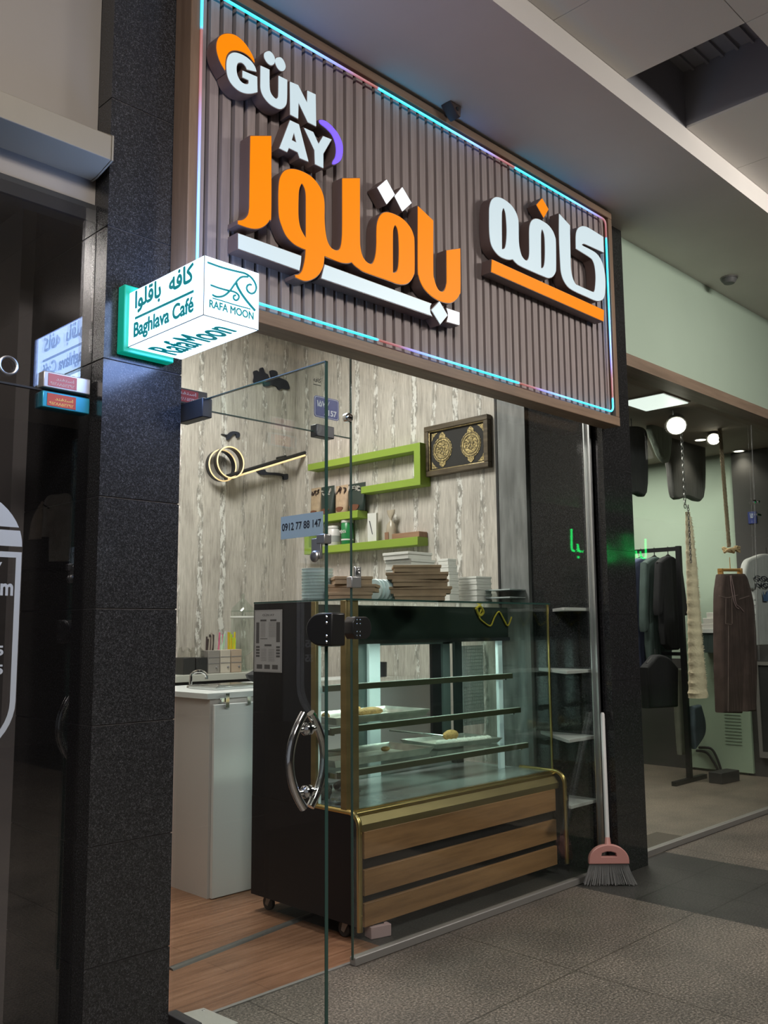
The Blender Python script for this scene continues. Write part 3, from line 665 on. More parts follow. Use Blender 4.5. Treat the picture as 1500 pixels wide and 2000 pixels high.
q = [onz(332, 1986, .012), onz(398, 1969, .012), onz(466, 1998, .012), onz(380, 2030, .012)]
mb = MB().prism([(p.x, p.y) for p in q], (0, 0, .002), (1, 0, 0), (0, 1, 0), (0, 0, 1), .012); mb.build('cover_plate', mat('pale_steel', (.5, .5, .46), .4, .4), t, bevel=.002)
mb = MB()
for p in q[:2]:
    p2 = p.lerp((q[0]+q[1]+q[2]+q[3])/4, .2); MB().lathe([(.006, 0), (.005, .0015), (0, .0018)], (p2.x, p2.y, .014), 10).build('screw', M['alu'], t)
# ------------------------------------------------------------------ things on the cafe walls
for nm, pts, lab in (('wall_letters', [(620,180),(640,170),(665,185),(668,155),(690,150),(705,190),(725,200),(740,230),(755,225),(745,175),(775,170),(800,185),(805,220),(850,240),(880,260),(893,315),(840,310),(815,320),(795,295),(760,285),(730,295),(700,290),(690,260),(650,270),(620,260),(625,215)], 'large dark cut-out lettering high on the cafe back wall above the glass door edge'),
                ('wall_letters', [(370,660),(415,665),(440,645),(465,640),(505,650),(510,680),(490,690),(480,660),(455,670),(430,700),(415,705),(408,675)], 'small dark cut-out lettering on the wall just above the ring lamp'),
                ('wall_letters', [(645,945),(700,935),(720,955),(800,960),(850,970),(880,970),(880,1010),(848,1010),(840,985),(760,975),(700,975),(670,970)], 'dark cut-out lettering on the wall below the bar of the ring lamp')):
    lp = [(lambda w: (w.x, w.z))(ony(340+x*.25333, 680+y*.25333, YB-.02)) for x, y in pts]
    me = curve_mesh([cat_rom(lp, 4)], .016)
    o = MB().mesh(me, lambda p: Vector((p.x, YB-.009-p.z, p.y))).build(nm, M['ink']); tag(o, lab, 'wall lettering')
lamp = empty('ring_lamp', (3.75, YB, 2.45), 'gold-lit wall lamp of two overlapping rings with one long slanting bar', 'wall lamp')
M['lamp_glow'] = mat('warm_led', (.9, .7, .4), .4, emit=(1, .68, .33), es=.8)
def ring(u0, u1, v0, v1, y, nm):
    a = ony(u0, (v0+v1)/2, y); b = ony(u1, (v0+v1)/2, y); t_ = ony((u0+u1)/2, v0, y); c_b = ony((u0+u1)/2, v1, y)
    cx, cz, rx, rz = (a.x+b.x)/2, (t_.z+c_b.z)/2, (b.x-a.x)/2, (t_.z-c_b.z)/2
    mb = MB(); gl = MB(); n = 48; vs = []; fs = []
    for k in range(n):
        q = 2*PI*k/n
        for rr, yy in ((1, y-.012), (1, y+.03), (.93, y+.03), (.93, y-.012)): vs.append((cx+rx*rr*math.cos(q), yy, cz+rz*rr*math.sin(q)))
    for k in range(n):
        j = (k+1) % n
        for m_ in range(4): fs.append((k*4+m_, k*4+(m_+1) % 4, j*4+(m_+1) % 4, j*4+m_))
    mb.add(vs, fs); o = mb.build(nm, M['black'], lamp)
    gl.tube([(cx+rx*.99*math.cos(2*PI*k/n), y-.014, cz+rz*.99*math.sin(2*PI*k/n)) for k in range(n)], .005, 6, closed=True); gl.build('light_strip', M['lamp_glow'], o)
ring(406, 459, 879, 940, YB-.06, 'ring'); ring(422, 474, 873, 934, YB-.115, 'ring')
a = ony(446, 935, YB-.11); b = ony(600, 888, YB-.11)
o = MB().tube([a+Vector((0, .012, .016)), b+Vector((0, .012, .016))], .017, 8).build('bar', M['black'], lamp)
MB().tube([a, a.lerp(b, .97)], .007, 8).build('light_strip', M['lamp_glow'], o)
MB().tube([(a.x+.05, YB, a.z+.02), (a.x+.05, YB-.1, a.z+.02)], .012, 8).build('wall_bracket', M['black'], lamp); MB().tube([(b.x-.2, YB, b.z-.04), (b.x-.2, YB-.1, b.z-.04)], .012, 8).build('wall_bracket', M['black'], lamp)
XF = 4.30
def shelf_poly(name, poly, label):
    t = MB().prism(poly, (XF, 0, 0), (0, 1, 0), (0, 0, 1), (1, 0, 0), XW-XF)
    return tag(t.build(name, M['lime'], bevel=.002), label, 'wall shelf')
shelf_poly('wall_shelf', [(5.04, 2.50), (3.925, 2.497), (3.925, 2.218), (4.478, 2.221), (4.478, 2.268), (3.98, 2.268), (3.98, 2.448), (5.04, 2.452)], 'upper lime green hook-shaped wall shelf, open end towards the back wall')
shelf_poly('wall_shelf', [(5.077, 2.112), (4.514, 2.112), (4.514, 2.060), (5.027, 2.060), (5.027, 1.886), (3.955, 1.886), (3.955, 1.832), (5.077, 1.838)], 'lower lime green hook-shaped wall shelf holding jars and coffee pouches')
# picture frame
P0 = (3.413, 3.94); pz_ = (2.275, 2.607)
pic = empty('framed_picture', (XW-.02, 3.68, 2.275), 'dark framed picture with two golden medallions on the wallpapered right wall', 'picture')
M['fr_wood'] = m_wood('antique_frame', (.045, .032, .02), (.16, .125, .08), 'y', .4, 2); M['fr_gold'] = mat('antique_gold', (.42, .33, .17), .35, .7, var=((60, 60, 60), .5))
def frame(y0, y1, z0, z1, w, x0, x1, m_, nm, par):
    MB().box((x0, y0, z0), (x1, y1, z0+w)).box((x0, y0, z1-w), (x1, y1, z1)).box((x0, y0, z0+w), (x1, y0+w, z1-w)).box((x0, y1-w, z0+w), (x1, y1, z1-w)).build(nm, m_, par, bevel=.004)
frame(P0[0], P0[1], pz_[0], pz_[1], .035, XW-.045, XW-.002, M['fr_wood'], 'frame', pic)
frame(P0[0]+.03, P0[1]-.03, pz_[0]+.03, pz_[1]-.03, .012, XW-.036, XW-.004, M['fr_gold'], 'inner_frame', pic)
MB().box((XW-.02, P0[0]+.035, pz_[0]+.035), (XW-.012, P0[1]-.035, pz_[1]-.035)).build('picture_mat', mat('dark_velvet', (.028, .026, .024), .8), pic)
M['med'] = mat('embroidered_gold', (.40, .31, .14), .45, .5, bump=(90, .9), var=((70, 70, 70), .6))
for cy in (3.80, 3.565):
    zc = 2.441; mb = MB(); pts = []
    for k in range(72):
        q = 2*PI*k/72; r = .084+.0025*math.cos(24*q)+.03*max(0, abs(math.sin(q))-.94)/.06
        pts.append((cy+r*math.cos(q)*.95, zc+r*math.sin(q)))
    mb.prism(pts, (XW-.0205, 0, 0), (0, 1, 0), (0, 0, 1), (-1, 0, 0), .003)
    md = mb.build('medallion', M['med'], pic)
    mb = MB()
    for r0 in (.074, .058): mb.tube([(XW-.0245, cy+r0*math.cos(2*PI*k/36), zc+r0*math.sin(2*PI*k/36)) for k in range(36)], .0022, 5, closed=True)
    for j in range(9):
        rr = .042*math.sqrt((j+.5)/9); q0 = j*2.4
        mb.tube([(XW-.0245, cy+rr*math.cos(q0)+.011*math.cos(q0+k*.9), zc+rr*math.sin(q0)+.011*math.sin(q0+k*.9)) for k in range(6)], .0018, 5)
    mb.build('medallion_script', mat('dark_thread', (.12, .10, .06), .5, .3), md)
for sy in (0, 1):
    for sz in (0, 1):
        mb = MB(); oy = P0[0]+.05 if sy == 0 else P0[1]-.05; oz = pz_[0]+.05 if sz == 0 else pz_[1]-.05; dy = 1 if sy == 0 else -1; dz = 1 if sz == 0 else -1
        mb.prism([(oy, oz), (oy+dy*.05, oz), (oy+dy*.03, oz+dz*.012), (oy+dy*.022, oz+dz*.022), (oy+dy*.012, oz+dz*.03), (oy, oz+dz*.05)], (XW-.0205, 0, 0), (0, 1, 0), (0, 0, 1), (-1, 0, 0), .002)
        mb.build('corner_ornament', M['med'], pic)
# ------------------------------------------------------------------ things on the lime shelves
M['pouch_k'] = mat('kraft_pouch', (.42, .31, .20), .6, var=((30, 30, 30), .15)); M['pouch_d'] = mat('dark_pouch', (.03, .045, .038), .35)
M['mug'] = mat('printed_mug', (.17, .065, .035), .5); M['leafp'] = mat('printed_leaves', (.42, .40, .36), .5); M['dleaf'] = mat('printed_dark_leaves', (.05, .03, .025), .5)
ZM, ZL = 2.1125, 1.8865
def pouch(u0, u1, vtop, dark, label, x=4.345):
    a = onx(u0, 975, x); b = onx(u1, 975, x); w_ = (a.y-b.y)*.97; yc = (a.y+b.y)/2; H_ = max(.12, onx((u0+u1)/2, vtop, x).z-ZM)
    t = empty('coffee_pouch', (x, yc, ZM), label, 'coffee pouch', 'coffee pouches on the lime shelf')
    prof = [(0, .84, .026), (.03, .86, .030), (.25, .92, .026), (.6, .98, .018), (.86, 1.0, .006), (1, 1.0, .0025)]
    vs = []; n = 20
    for h, ww, th in prof:
        for k in range(n):
            q = 2*PI*k/n; cxx = abs(math.cos(q))**.6*(1 if math.cos(q) > 0 else -1); vs.append((x+th*math.sin(q), yc+w_/2*ww*cxx, ZM+h*H_))
    fs = [(i*n+k, i*n+(k+1) % n, (i+1)*n+(k+1) % n, (i+1)*n+k) for i in range(len(prof)-1) for k in range(n)]
    mb = MB().add(vs, fs, 0, True); mb.f += [list(range(n))[::-1], [(len(prof)-1)*n+k for k in range(n)]]; mb.m += [0, 0]; mb.sm += [False, False]
    mb.build('bag', M['pouch_d'] if dark else M['pouch_k'], t)
    mb = MB(); zc = ZM+H_*.17; r = w_*.27
    mb.prism([(yc+r*math.cos(q), zc+r*.72*math.sin(q) if math.sin(q) < 0 else zc+r*.25*math.sin(q)) for q in [2*PI*k/24 for k in range(24)]], (x-.032, 0, 0), (0, 1, 0), (0, 0, 1), (1, 0, 0), .012)
    mb.build('printed_cup', M['mug'], t)
    mb = MB(); rnd = random.Random(int(u0))
    for k in range(9):
        cy = yc+(rnd.random()-.5)*w_*.8; cz = ZM+H_*(.70+.2*rnd.random()); q = rnd.random()*PI; l_ = w_*.12
        pts = [(cy+l_*c1*math.cos(q)-l_*.35*s1*math.sin(q), cz+l_*c1*math.sin(q)+l_*.35*s1*math.cos(q)) for c1, s1 in ((-1, 0), (0, 1), (1, 0), (0, -1))]
        mb.prism(pts, (x-.0165, 0, 0), (0, 1, 0), (0, 0, 1), (1, 0, 0), .012)
    mb.build('printed_leaves', M['leafp'] if dark else M['dleaf'], t)
pouch(608, 628, 953, False, 'kraft coffee pouch at the left end of the pouch row'); pouch(627, 654, 950, True, 'dark coffee pouch between the two kraft pouches')
pouch(656, 681, 948, False, 'kraft coffee pouch with brown cup, between two dark pouches'); pouch(680, 715, 944, True, 'widest dark green coffee pouch at the right end of the row')
def jar(u0, u1, vt, name, label, cat, mb_, ml, band=None, x=4.35, lidh=.02):
    a = onx(u0, 1050, x); b = onx(u1, 1050, x); r = (a.y-b.y)/2*.72; yc = (a.y+b.y)/2; H_ = onx((u0+u1)/2, vt, x).z-ZL
    t = empty(name, (x, yc, ZL), label, cat)
    MB().lathe([(r*.93, 0), (r, .005), (r, H_-lidh-.006), (r*.9, H_-lidh)], (x, yc, ZL), 24).build('body', mb_, t)
    MB().lathe([(r*.97, H_-lidh), (r*1.0, H_-lidh+.003), (r*1.0, H_-.003), (r*.95, H_)], (x, yc, ZL), 24).build('lid', ml, t)
    if band:
        for z0, z1, m_ in band: MB().lathe([(r+.0008, z0*H_), (r+.0008, z1*H_)], (x, yc, ZL), 24).build('label_band', m_, t)
    return t, r, yc, H_
M['jarw'] = mat('white_plastic', (.62, .62, .58), .35); M['cang'] = mat('green_can', (.02, .20, .06), .3); M['greyp'] = mat('grey_print', (.30, .32, .30), .5)
jar(640, 664.5, 1028, 'white_jar', 'white plastic jar with screw lid on the lower lime shelf', 'jar', M['jarw'], M['jarw'], [(.18, .5, M['greyp'])])
t, r, yc, H_ = jar(667, 690, 1016, 'green_can', 'green printed tall can with white lid beside the white jar', 'can', M['cang'], M['jarw'], [(.16, .22, M['jarw'])])
mb = MB(); put_text(mb, 'MENTA', (4.35-r-.001, yc+r*.75, ZL+H_*.45), (0, -1, 0), (0, 0, 1), r*1.5, .022, .0006, .02); mb.build('can_lettering', M['jarw'], t)
a = onx(720, 1052, 4.335); b = onx(737, 1052, 4.335); zt = onx(730, 999, 4.335).z
t = empty('card_box', (4.33, (a.y+b.y)/2, ZL), 'slim white upright box with a black stripe on the lower lime shelf', 'box')
hb = zt-ZL-.012; wb = a.y-b.y
mb = MB().rbox((4.335, (a.y+b.y)/2, ZL), (.03, wb*.78, hb), .35, 0); mb.build('box', M['card'], t)
Rz = Matrix.Rotation(.35, 3, 'Z')
mb = MB(); o_ = Vector((4.335, (a.y+b.y)/2, ZL)); w_ = wb*.78
mb.prism([(-w_*.1, .25*hb), (-w_*.02, .25*hb), (w_*.32, .72*hb), (w_*.24, .74*hb)], o_+Rz @ Vector((-.0155, 0, 0)), Rz @ Vector((0, 1, 0)), (0, 0, 1), Rz @ Vector((-1, 0, 0)), .0006); mb.build('stripe', M['ink'], t)
a = onx(754, 1050, 4.34); b = onx(774, 1050, 4.34); zt = onx(764, 996, 4.34).z; yc = (a.y+b.y)/2; w_ = (a.y-b.y)*.8; H_ = zt-ZL
t = empty('tied_bag', (4.34, yc, ZL), 'small clear twisted gift bag next to the white card box', 'bag')
vs = []; n = 16; prof = [(0, 1, .026), (.3, 1, .028), (.52, .85, .024), (.64, .22, .008), (.70, .22, .008), (.86, .8, .012), (1, 1.05, .006)]
for i, (h, ww, th) in enumerate(prof):
    for k in range(n):
        q = 2*PI*k/n+i*.08; vs.append((4.34+th*math.sin(q), yc+w_/2*ww*math.cos(q), ZL+h*H_))
mb = MB().add(vs, [(i*n+k, i*n+(k+1) % n, (i+1)*n+(k+1) % n, (i+1)*n+k) for i in range(len(prof)-1) for k in range(n)], 0, True); mb.f.append(list(range(n))[::-1]); mb.m.append(0); mb.sm.append(False)
mb.build('bag', mat('tan_cellophane', (.42, .36, .27), .25), t)
MB().box((4.338, yc-.005, ZL+.002), (4.309, yc+w_*.4, ZL+.05)).build('bag_label', mat('brown_label', (.28, .15, .09), .5), t)
tag(MB().box((4.315, 3.956, ZL), (4.395, 4.20, ZL+.035)).build('wooden_board', m_wood('pine_board', (.30, .17, .10), (.42, .25, .16), 'y'), bevel=.002), 'flat reddish wooden board lying at the right end of the lower shelf', 'board')

# ------------------------------------------------------------------ pastry display case
CX0, CX1, CYF, CYB, CYG = 2.73, 4.275, 2.878, 3.60, 2.95
ZB, ZD, ZT = .075, .522, 1.425
case = empty('pastry_display_case', (3.5, 3.25, 0), 'black and gold glass pastry display case on castors with wooden plank front', 'display case')
def side_profile(y0, r):      # lower side panel with rounded front shoulder
    return [(CYB, ZB), (CYB, ZD), (y0+r, ZD)]+[(y0+r-r*math.sin(q), ZD-r+r*math.cos(q)) for q in [PI/2*k/8 for k in range(1, 9)]]+[(y0, ZB)]
for x0, x1 in ((CX0, CX0+.022), (CX1-.022, CX1)):
    MB().prism(side_profile(CYF, .05), (x0, 0, 0), (0, 1, 0), (0, 0, 1), (1, 0, 0), x1-x0).build('side_panel', M['case_black'], case)
MB().box((CX0, 3.165, ZD), (CX0+.022, CYB, ZT)).build('upper_side_panel', M['case_black'], case, bevel=.002)
for x in (CX0+.011, CX1-.011):
    r = .052; pth = [(x, 3.165, ZD+.004), (x, CYF+r, ZD+.004)]+[(x, CYF+r-(r+.004)*math.sin(q), ZD-r+(r+.004)*math.cos(q)) for q in [PI/2*k/10 for k in range(1, 11)]]+[(x, CYF-.004, ZB-.02)]
    mb = MB().tube(pth, .013, 10)
    for zz in (.45, .12): mb.lathe([(.004, 0), (.003, -.003), (0, -.0035)], (x, CYF-.016, zz), 8, 0, 'Y')
    mb.build('gold_edge', M['gold'], case)
MB().box((CX0+.022, CYF+.05, ZD-.03), (CX1-.022, CYG+.01, ZD-.004)).tube([(CX0+.022, CYF+.055, ZD-.008), (CX1-.022, CYF+.055, ZD-.008)], .012, 10).box((CX0+.022, CYG-.012, ZD-.01), (CX1-.022, CYG+.008, ZD+.008)).build('gold_ledge', M['gold'], case)
PX0, PX1 = CX0+.065, 4.215
ap = MB().prism([(2.905, .442), (2.902, ZD-.05), (2.93, ZD-.016), (2.96, ZD-.016), (2.96, .442)], (CX0+.022, 0, 0), (0, 1, 0), (0, 0, 1), (1, 0, 0), CX1-CX0-.044); ap.build('apron', M['gold_brush'], case)
for z0, z1 in ((.331, .442), (.180, .286), (.055, .150)):
    MB().box((PX0, 2.90, z0), (PX1, 2.918, z1)).build('plank', M['plank'], case, bevel=.002)
MB().box((CX0+.022, 2.921, ZB), (CX1-.022, 2.935, .445)).box((PX1, 2.905, ZB), (CX1-.022, 2.921, .445)).build('front_backing', M['case_black'], case)
MB().box((CX0+.022, 2.94, ZB), (CX1-.022, CYB, ZB+.02)).build('base_board', M['case_black'], case)
MB().box((CX0+.022, CYB-.015, ZB), (CX1-.022, CYB, ZD)).build('rear_panel', M['case_black'], case)
for cx, cy in ((CX0+.05, 2.985), (CX0+.06, 3.52), (CX1-.06, 2.985), (CX1-.06, 3.52)):
    mb = MB().box((cx-.03, cy-.03, ZB-.005), (cx+.03, cy+.03, ZB)).prism([(-.018, ZB-.006), (.018, ZB-.006), (.03, .028), (.012, .022)], (cx-.016, cy, 0), (0, 1, 0), (0, 0, 1), (1, 0, 0), .003).prism([(-.018, ZB-.006), (.018, ZB-.006), (.03, .028), (.012, .022)], (cx+.013, cy, 0), (0, 1, 0), (0, 0, 1), (1, 0, 0), .003)
    cs = mb.build('castor', M['alu_dull'], case)
    MB().lathe([(.010, -.012), (.030, -.012), (.034, -.008), (.034, .008), (.030, .012), (.010, .012)], (cx, cy+.02, .0345), 20, 0, 'X').build('wheel', mat('rubber_wheel', (.03, .03, .03), .6) if 'rubber' not in M else M['rubber'], cs)
# glass box
MB().box((CX0, CYG-.012, ZT), (CX1, CYB, ZT+.008)).build('top_glass', M['glass_thin'], case)
MB().box((CX0-.0005, CYG-.0125, ZT-.0003), (CX1+.0005, CYG-.0115, ZT+.0083)).box((CX0-.001, CYG-.012, ZT), (CX0-.0002, CYB, ZT+.008)).build('top_glass_edge', M['glass_edge'], case)
MB().box((CX0+.075, CYG-.003, ZD+.01), (CX1-.012, CYG+.003, ZT)).build('front_glass', M['glass_thin'], case)
MB().box((CX0+.004, CYG+.03, ZD+.01), (CX0+.010, 3.15, ZT)).build('side_glass', M['glass_thin'], case)
MB().box((CX1-.014, CYG+.005, ZD+.01), (CX1-.008, CYB-.02, ZT)).build('side_glass', M['glass_thin'], case)
pu = ony(691, 1400, CYG)
MB().box((CX0+.002, CYG-.006, ZD+.006), (CX0+.020, CYG+.03, ZT)).box((CX0+.020, CYG-.006, ZD+.006), (CX0+.078, CYG+.006, ZT)).build('corner_post', M['gold_brush'], case, bevel=.002)
MB().box((CX0-.002, 3.140, ZD+.006), (CX0+.016, 3.172, ZT)).build('corner_post', M['gold_brush'], case, bevel=.002)
MB().box((CX1-.012, CYG-.005, ZD+.006), (CX1-.003, CYG+.006, ZT)).build('corner_post', M['gold'], case, bevel=.001)
XI0, XI1 = CX0+.03, 4.20
# header with a hanging yellow tag cord
MB().box((XI0, 3.175, 1.245), (XI1, 3.40, ZT-.012)).build('header', mat('dark_green_glass', (.030, .042, .036), .12), case, bevel=.003)
MB().box((XI0, 3.165, 1.228), (XI1, 3.185, 1.247)).build('header_trim', M['steel'], case)
yt = mat('yellow_cord', (.55, .42, .04), .5)
cd = MB(); strokes(cd, [([(940,1190),(936,1205),(945,1215),(958,1222),(966,1205),(975,1195),(985,1212),(992,1222),(999,1205)], 1), ([(930,1188),(938,1184),(944,1196),(936,1202),(930,1188)], 1.6)], lambda u, v: ony(u, v, 3.168), .0045)
cd.build('tag_cord', yt, case)
MB().box((XI0, 2.965, ZD-.012), (CX1-.022, CYB-.02, ZD+.004)).build('display_floor', mat('mirror_steel', (.66, .72, .70),   .26, .6, bump=(3, .25)), case)
# lit tubes and rear frame
for x0, x1, y in ((2.758, 2.795, 3.176), (None, None, 3.53), (4.135, 4.175, 3.20)):
    if x0 is None: p = ony(722, 1400, y); q = ony(744, 1400, y); x0, x1 = p.x, q.x
    MB().box((x0, y, ZD+.004), (x1, y+.022, 1.243)).build('light_tube', M['lit_post'], case, bevel=.004)
area('case_lamp', (3.5, 3.30, 1.22), 1.2, .08, 4.5, (.86, 1, .96))
M['mullion'] = mat('grey_green_frame', (.16, .20, .185), .4, .4)
for u0, u1, y in ((700, 718, 3.56), (845, 866, 3.565), (866, 880, 3.55)):
    p = ony(u0, 1350, y); q = ony(u1, 1350, y); MB().box((p.x, y, ZD), (q.x, y+.02, 1.245)).build('rear_mullion', M['mullion'] if u0 != 845 else M['case_black'], case)
MB().box((XI0, 3.55, 1.21), (XI1, 3.585, 1.25)).box((XI0, 3.55, ZD), (XI1, 3.585, ZD+.02)).build('rear_rail', M['mullion'], case)
MB().box((XI0, 3.54, ZD+.004), (XI1, 3.549, ZD+.12)).build('rear_skirting', M['steel'], case)
p = ony(895, 1350, 3.5); q = ony(985, 1350, 3.5)
MB().box((p.x, 3.52, ZD), (XI1, 3.54, 1.245)).build('cooler_panel', mat('cooler_grey', (.035, .045, .042), .35, .3), case)
gr = MB(); p = ony(903, 1262, 3.51); q = ony(945, 1412, 3.51)
for k in range(16): x = p.x+(q.x-p.x)*k/15; gr.box((x-.0018, 3.508, q.z), (x+.0018, 3.514, p.z))
for k in range(24): z = q.z+(p.z-q.z)*k/23; gr.box((p.x, 3.507, z-.0018), (q.x, 3.513, z+.0018))
gr.build('grille', mat('grille_grey', (.42, .46, .44), .4, .3), case)
for i, (yf, v) in enumerate(((3.135, 1331), (3.085, 1406), (3.040, 1485))):
    z = ony(850, v, yf).z
    sh = MB().box((XI0+.01, yf+.004, z+.006), (4.165, 3.50, z+.012)).build('glass_shelf', M['glass_thin'], case)
    MB().box((XI0+.01, yf-.006, z-.012), (4.170, yf+.006, z+.014)).build('shelf_rail', mat('bronze_rail', (.075, .08, .045), .35, .3) if i == 0 else bpy.data.materials['bronze_rail'], sh)
    MB().box((XI0+.01, yf-.005, z+.0142), (4.165, yf+.012, z+.0165)).build('shelf_edge', mat('lit_glass_edge', (.62, .72, .62), .3) if i == 0 else bpy.data.materials['lit_glass_edge'], sh)  # pale strip: the lit look of the glass edge is in its colour
    for x in (XI0+.03, 4.12): MB().box((x, yf+.01, z-.02), (x+.012, 3.5, z+.004)).build('shelf_bracket', M['steel'], sh)
    if i == 0: Z1 = z+.017
    if i == 1: Z2 = z+.017
    if i == 2: Z3 = z+.017
# menu taped to the side, castor-side panel
a = onx(498, 1192, CX0); b = onx(551, 1314, CX0)
menu = empty('menu_sheet', (CX0, (a.y+b.y)/2, b.z), 'laminated grey menu sheet taped to the black side of the display case', 'menu')
M['paper'] = mat('menu_paper', (.36, .35, .35), .35); M['print'] = mat('menu_print', (.07, .065, .065), .6); M['print2'] = mat('menu_print_soft', (.20, .19, .19), .6)
y0, y1, z0, z1 = b.y, a.y, b.z, a.z; mw, mh = y1-y0, z1-z0
MB().box((CX0-.0022, y0, z0), (CX0-.0007, y1, z1)).build('sheet', M['paper'], menu)
Q = lambda s, t: (CX0-.0024, y1-s*mw, z0+t*mh)
mb = MB(); put_text(mb, 'GÜN AY', Q(.30, .90), (0, -1, 0), (0, 0, 1), .42*mw, .042*mh, .0003, .0)
def mbox(s0, s1, t0, t1): mb.box((CX0-.0026, y1-s1*mw, z0+t0*mh), (CX0-.0022, y1-s0*mw, z0+t1*mh))
mbox(.22, .44, .815, .845); mbox(.58, .80, .815, .845); mbox(.38, .63, .415, .445); mbox(.22, .48, .53, .54)
mbox(.07, .18, .46, .80); mbox(.80, .93, .48, .80)
for s in (.07, .80):
    for k in range(4): mbox(s, s+.13, .24+k*.048, .272+k*.048)
for s in (.10, .38, .66): mbox(s, s+.2, .05, .12)
mb.build('menu_pictures', M['print'], menu)
mb = MB()
for k in range(11): mbox(.23, .40, .57+k*.022, .575+k*.022); mbox(.52, .78, .57+k*.022, .575+k*.022)
for k in range(8): mbox(.25, .45, .18+k*.026, .186+k*.026); mbox(.52, .74, .18+k*.026, .186+k*.026)
mbox(.02, .98, .012, .017); mbox(.02, .98, .983, .988); mbox(.02, .03, .012, .988); mbox(.97, .98, .012, .988)
mb.build('menu_lines', M['print2'], menu)

# trays of baklava inside the case
M['tray'] = mat('worn_tray_steel', (.50, .49, .44), .3, .85, var=((14, 14, 14), .25)); M['trayin'] = mat('tray_inside', (.56, .55, .47), .4, .1, var=((12, 12, 12), .12))
M['pastry'] = mat('baked_pastry', (.46, .27, .09), .6, bump=(160, .6), var=((60, 60, 60), .35)); M['cream'] = mat('coconut_cream', (.90, .88, .78), .7, bump=(200, .8))
def tray(cx, cy, z, L_, D_, ang, label, h=.036):
    t = empty('baking_tray', (cx, cy, z), label, 'tray', 'steel baking trays in the display case'); R_ = Matrix.Rotation(ang, 3, 'Z'); o = Vector((cx, cy, z))
    mb = MB(); bot = [(-L_/2+.012, -D_/2+.012), (L_/2-.012, -D_/2+.012), (L_/2-.012, D_/2-.012), (-L_/2+.012, D_/2-.012)]; top = [(-L_/2, -D_/2), (L_/2, -D_/2), (L_/2, D_/2), (-L_/2, D_/2)]
    rings = [[(x, y, .001) for x, y in bot], [(x, y, h) for x, y in top], [(x*1.03, y*1.03, h-.001) for x, y in top], [(x*.985, y*.985, h-.002) for x, y in top], [(x*.98, y*.98, .004) for x, y in bot]]
    rings = [rings[0], rings[2], rings[1], rings[3], rings[4]]
    vs = [o + R_ @ Vector(p) for r in rings for p in r]
    fs = [(3, 2, 1, 0)]+[(i*4+k, i*4+(k+1) % 4, (i+1)*4+(k+1) % 4, (i+1)*4+k) for i in range(4) for k in range(4)]
    mb.add(vs, fs); mb.f.append([16, 17, 18, 19]); mb.m.append(1); mb.sm.append(False)
    mb.build('pan', [M['tray'], M['trayin']], t); return t, R_, o
T1 = tray(3.15, 3.275, Z2, .62, .30, 0, 'steel baking tray with a brown roll on the middle shelf of the case')
T2 = tray(3.15, 3.265, Z3, .65, .30, .0, 'nearly empty steel baking tray at the left of the lowest case shelf')
T3 = tray(3.865, 3.325, Z3, .46, .30, -.14, 'steel baking tray with a row of white cream pastries on the lowest shelf', .026)
def lump(name, c, r, m_, label, cat, group=None, seed=1, sz=(1, 1, 1)):
    rnd = random.Random(seed); mb = MB(); n = 14; prof = []
    vs = []; rows_ = 7
    for i in range(rows_+1):
        ph = -PI/2+PI*i/rows_
        for k in range(n):
            q = 2*PI*k/n; rr = r*(1+.12*(rnd.random()-.5)); vs.append((c[0]+sz[0]*rr*math.cos(ph)*math.cos(q), c[1]+sz[1]*rr*math.cos(ph)*math.sin(q), c[2]+sz[2]*r*(math.sin(ph)+1)))
    mb.add(vs, [(i*n+k, i*n+(k+1) % n, (i+1)*n+(k+1) % n, (i+1)*n+k) for i in range(rows_) for k in range(n)], 0, True)
    return tag(mb.build(name, m_), label, cat, group)
lump('pastry_roll', (3.22, 3.30, Z2+.006), .028, M['pastry'], 'long brown pastry roll in the middle shelf tray', 'pastry', seed=2, sz=(3.2, 1.1, .8))
lump('pastry_piece', (3.22, 3.385, Z2+.006), .022, M['pastry'], 'small brown pastry piece behind the long roll', 'pastry', seed=3)
lump('pastry_piece', (2.93, 3.30, Z2+.006), .02, M['pastry'], 'small pastry piece at the left end of the middle shelf tray', 'pastry', seed=4)
lump('pastry_piece', (3.36, 3.33, Z3+.006), .018, M['pastry'], 'last pastry crumb in the nearly empty tray', 'pastry', seed=5, sz=(1.6, 1, .7))
lump('pastry_piece', (3.12, 3.38, Z3+.006), .016, M['pastry'], 'brown crumb at the back of the nearly empty tray', 'pastry', seed=6)
lump('pastry_roll', (3.90, 3.36, Z3+.006), .034, M['pastry'], 'golden pastry roll at the back of the cream pastry tray', 'pastry', seed=7, sz=(1.7, .9, .9))
_, R_, o = T3
for i in range(11):
    p = o + R_ @ Vector((-.17+.034*i, -.105, .006))
    lump('cream_pastry', p, .0185, M['cream'], 'small white cream pastry in the front row of the lower tray', 'pastry', 'row of white cream pastries', seed=20+i, sz=(1, 1.5, .9))
def tongs(p, q, label, lift=.0):
    p, q = Vector(p), Vector(q); d = (q-p); s = Vector((-d.y, d.x, 0)).normalized()
    mb = MB()
    for sg in (-1, 1):
        mb.tube([p, p+d*.15+s*sg*.008, p+d*.6+s*sg*.016, q+s*sg*.010], .0045, 6)
    return tag(mb.build('tongs', M['steel']), label, 'tongs', 'steel serving tongs')
tongs((3.50, 3.44, Z3+.09), (3.74, 3.28, Z3+.055), 'steel tongs leaning on the cream pastry tray'); tongs((2.82, 3.30, Z3+.06), (3.00, 3.17, Z3+.053), 'steel tongs lying across the left end of the nearly empty tray')
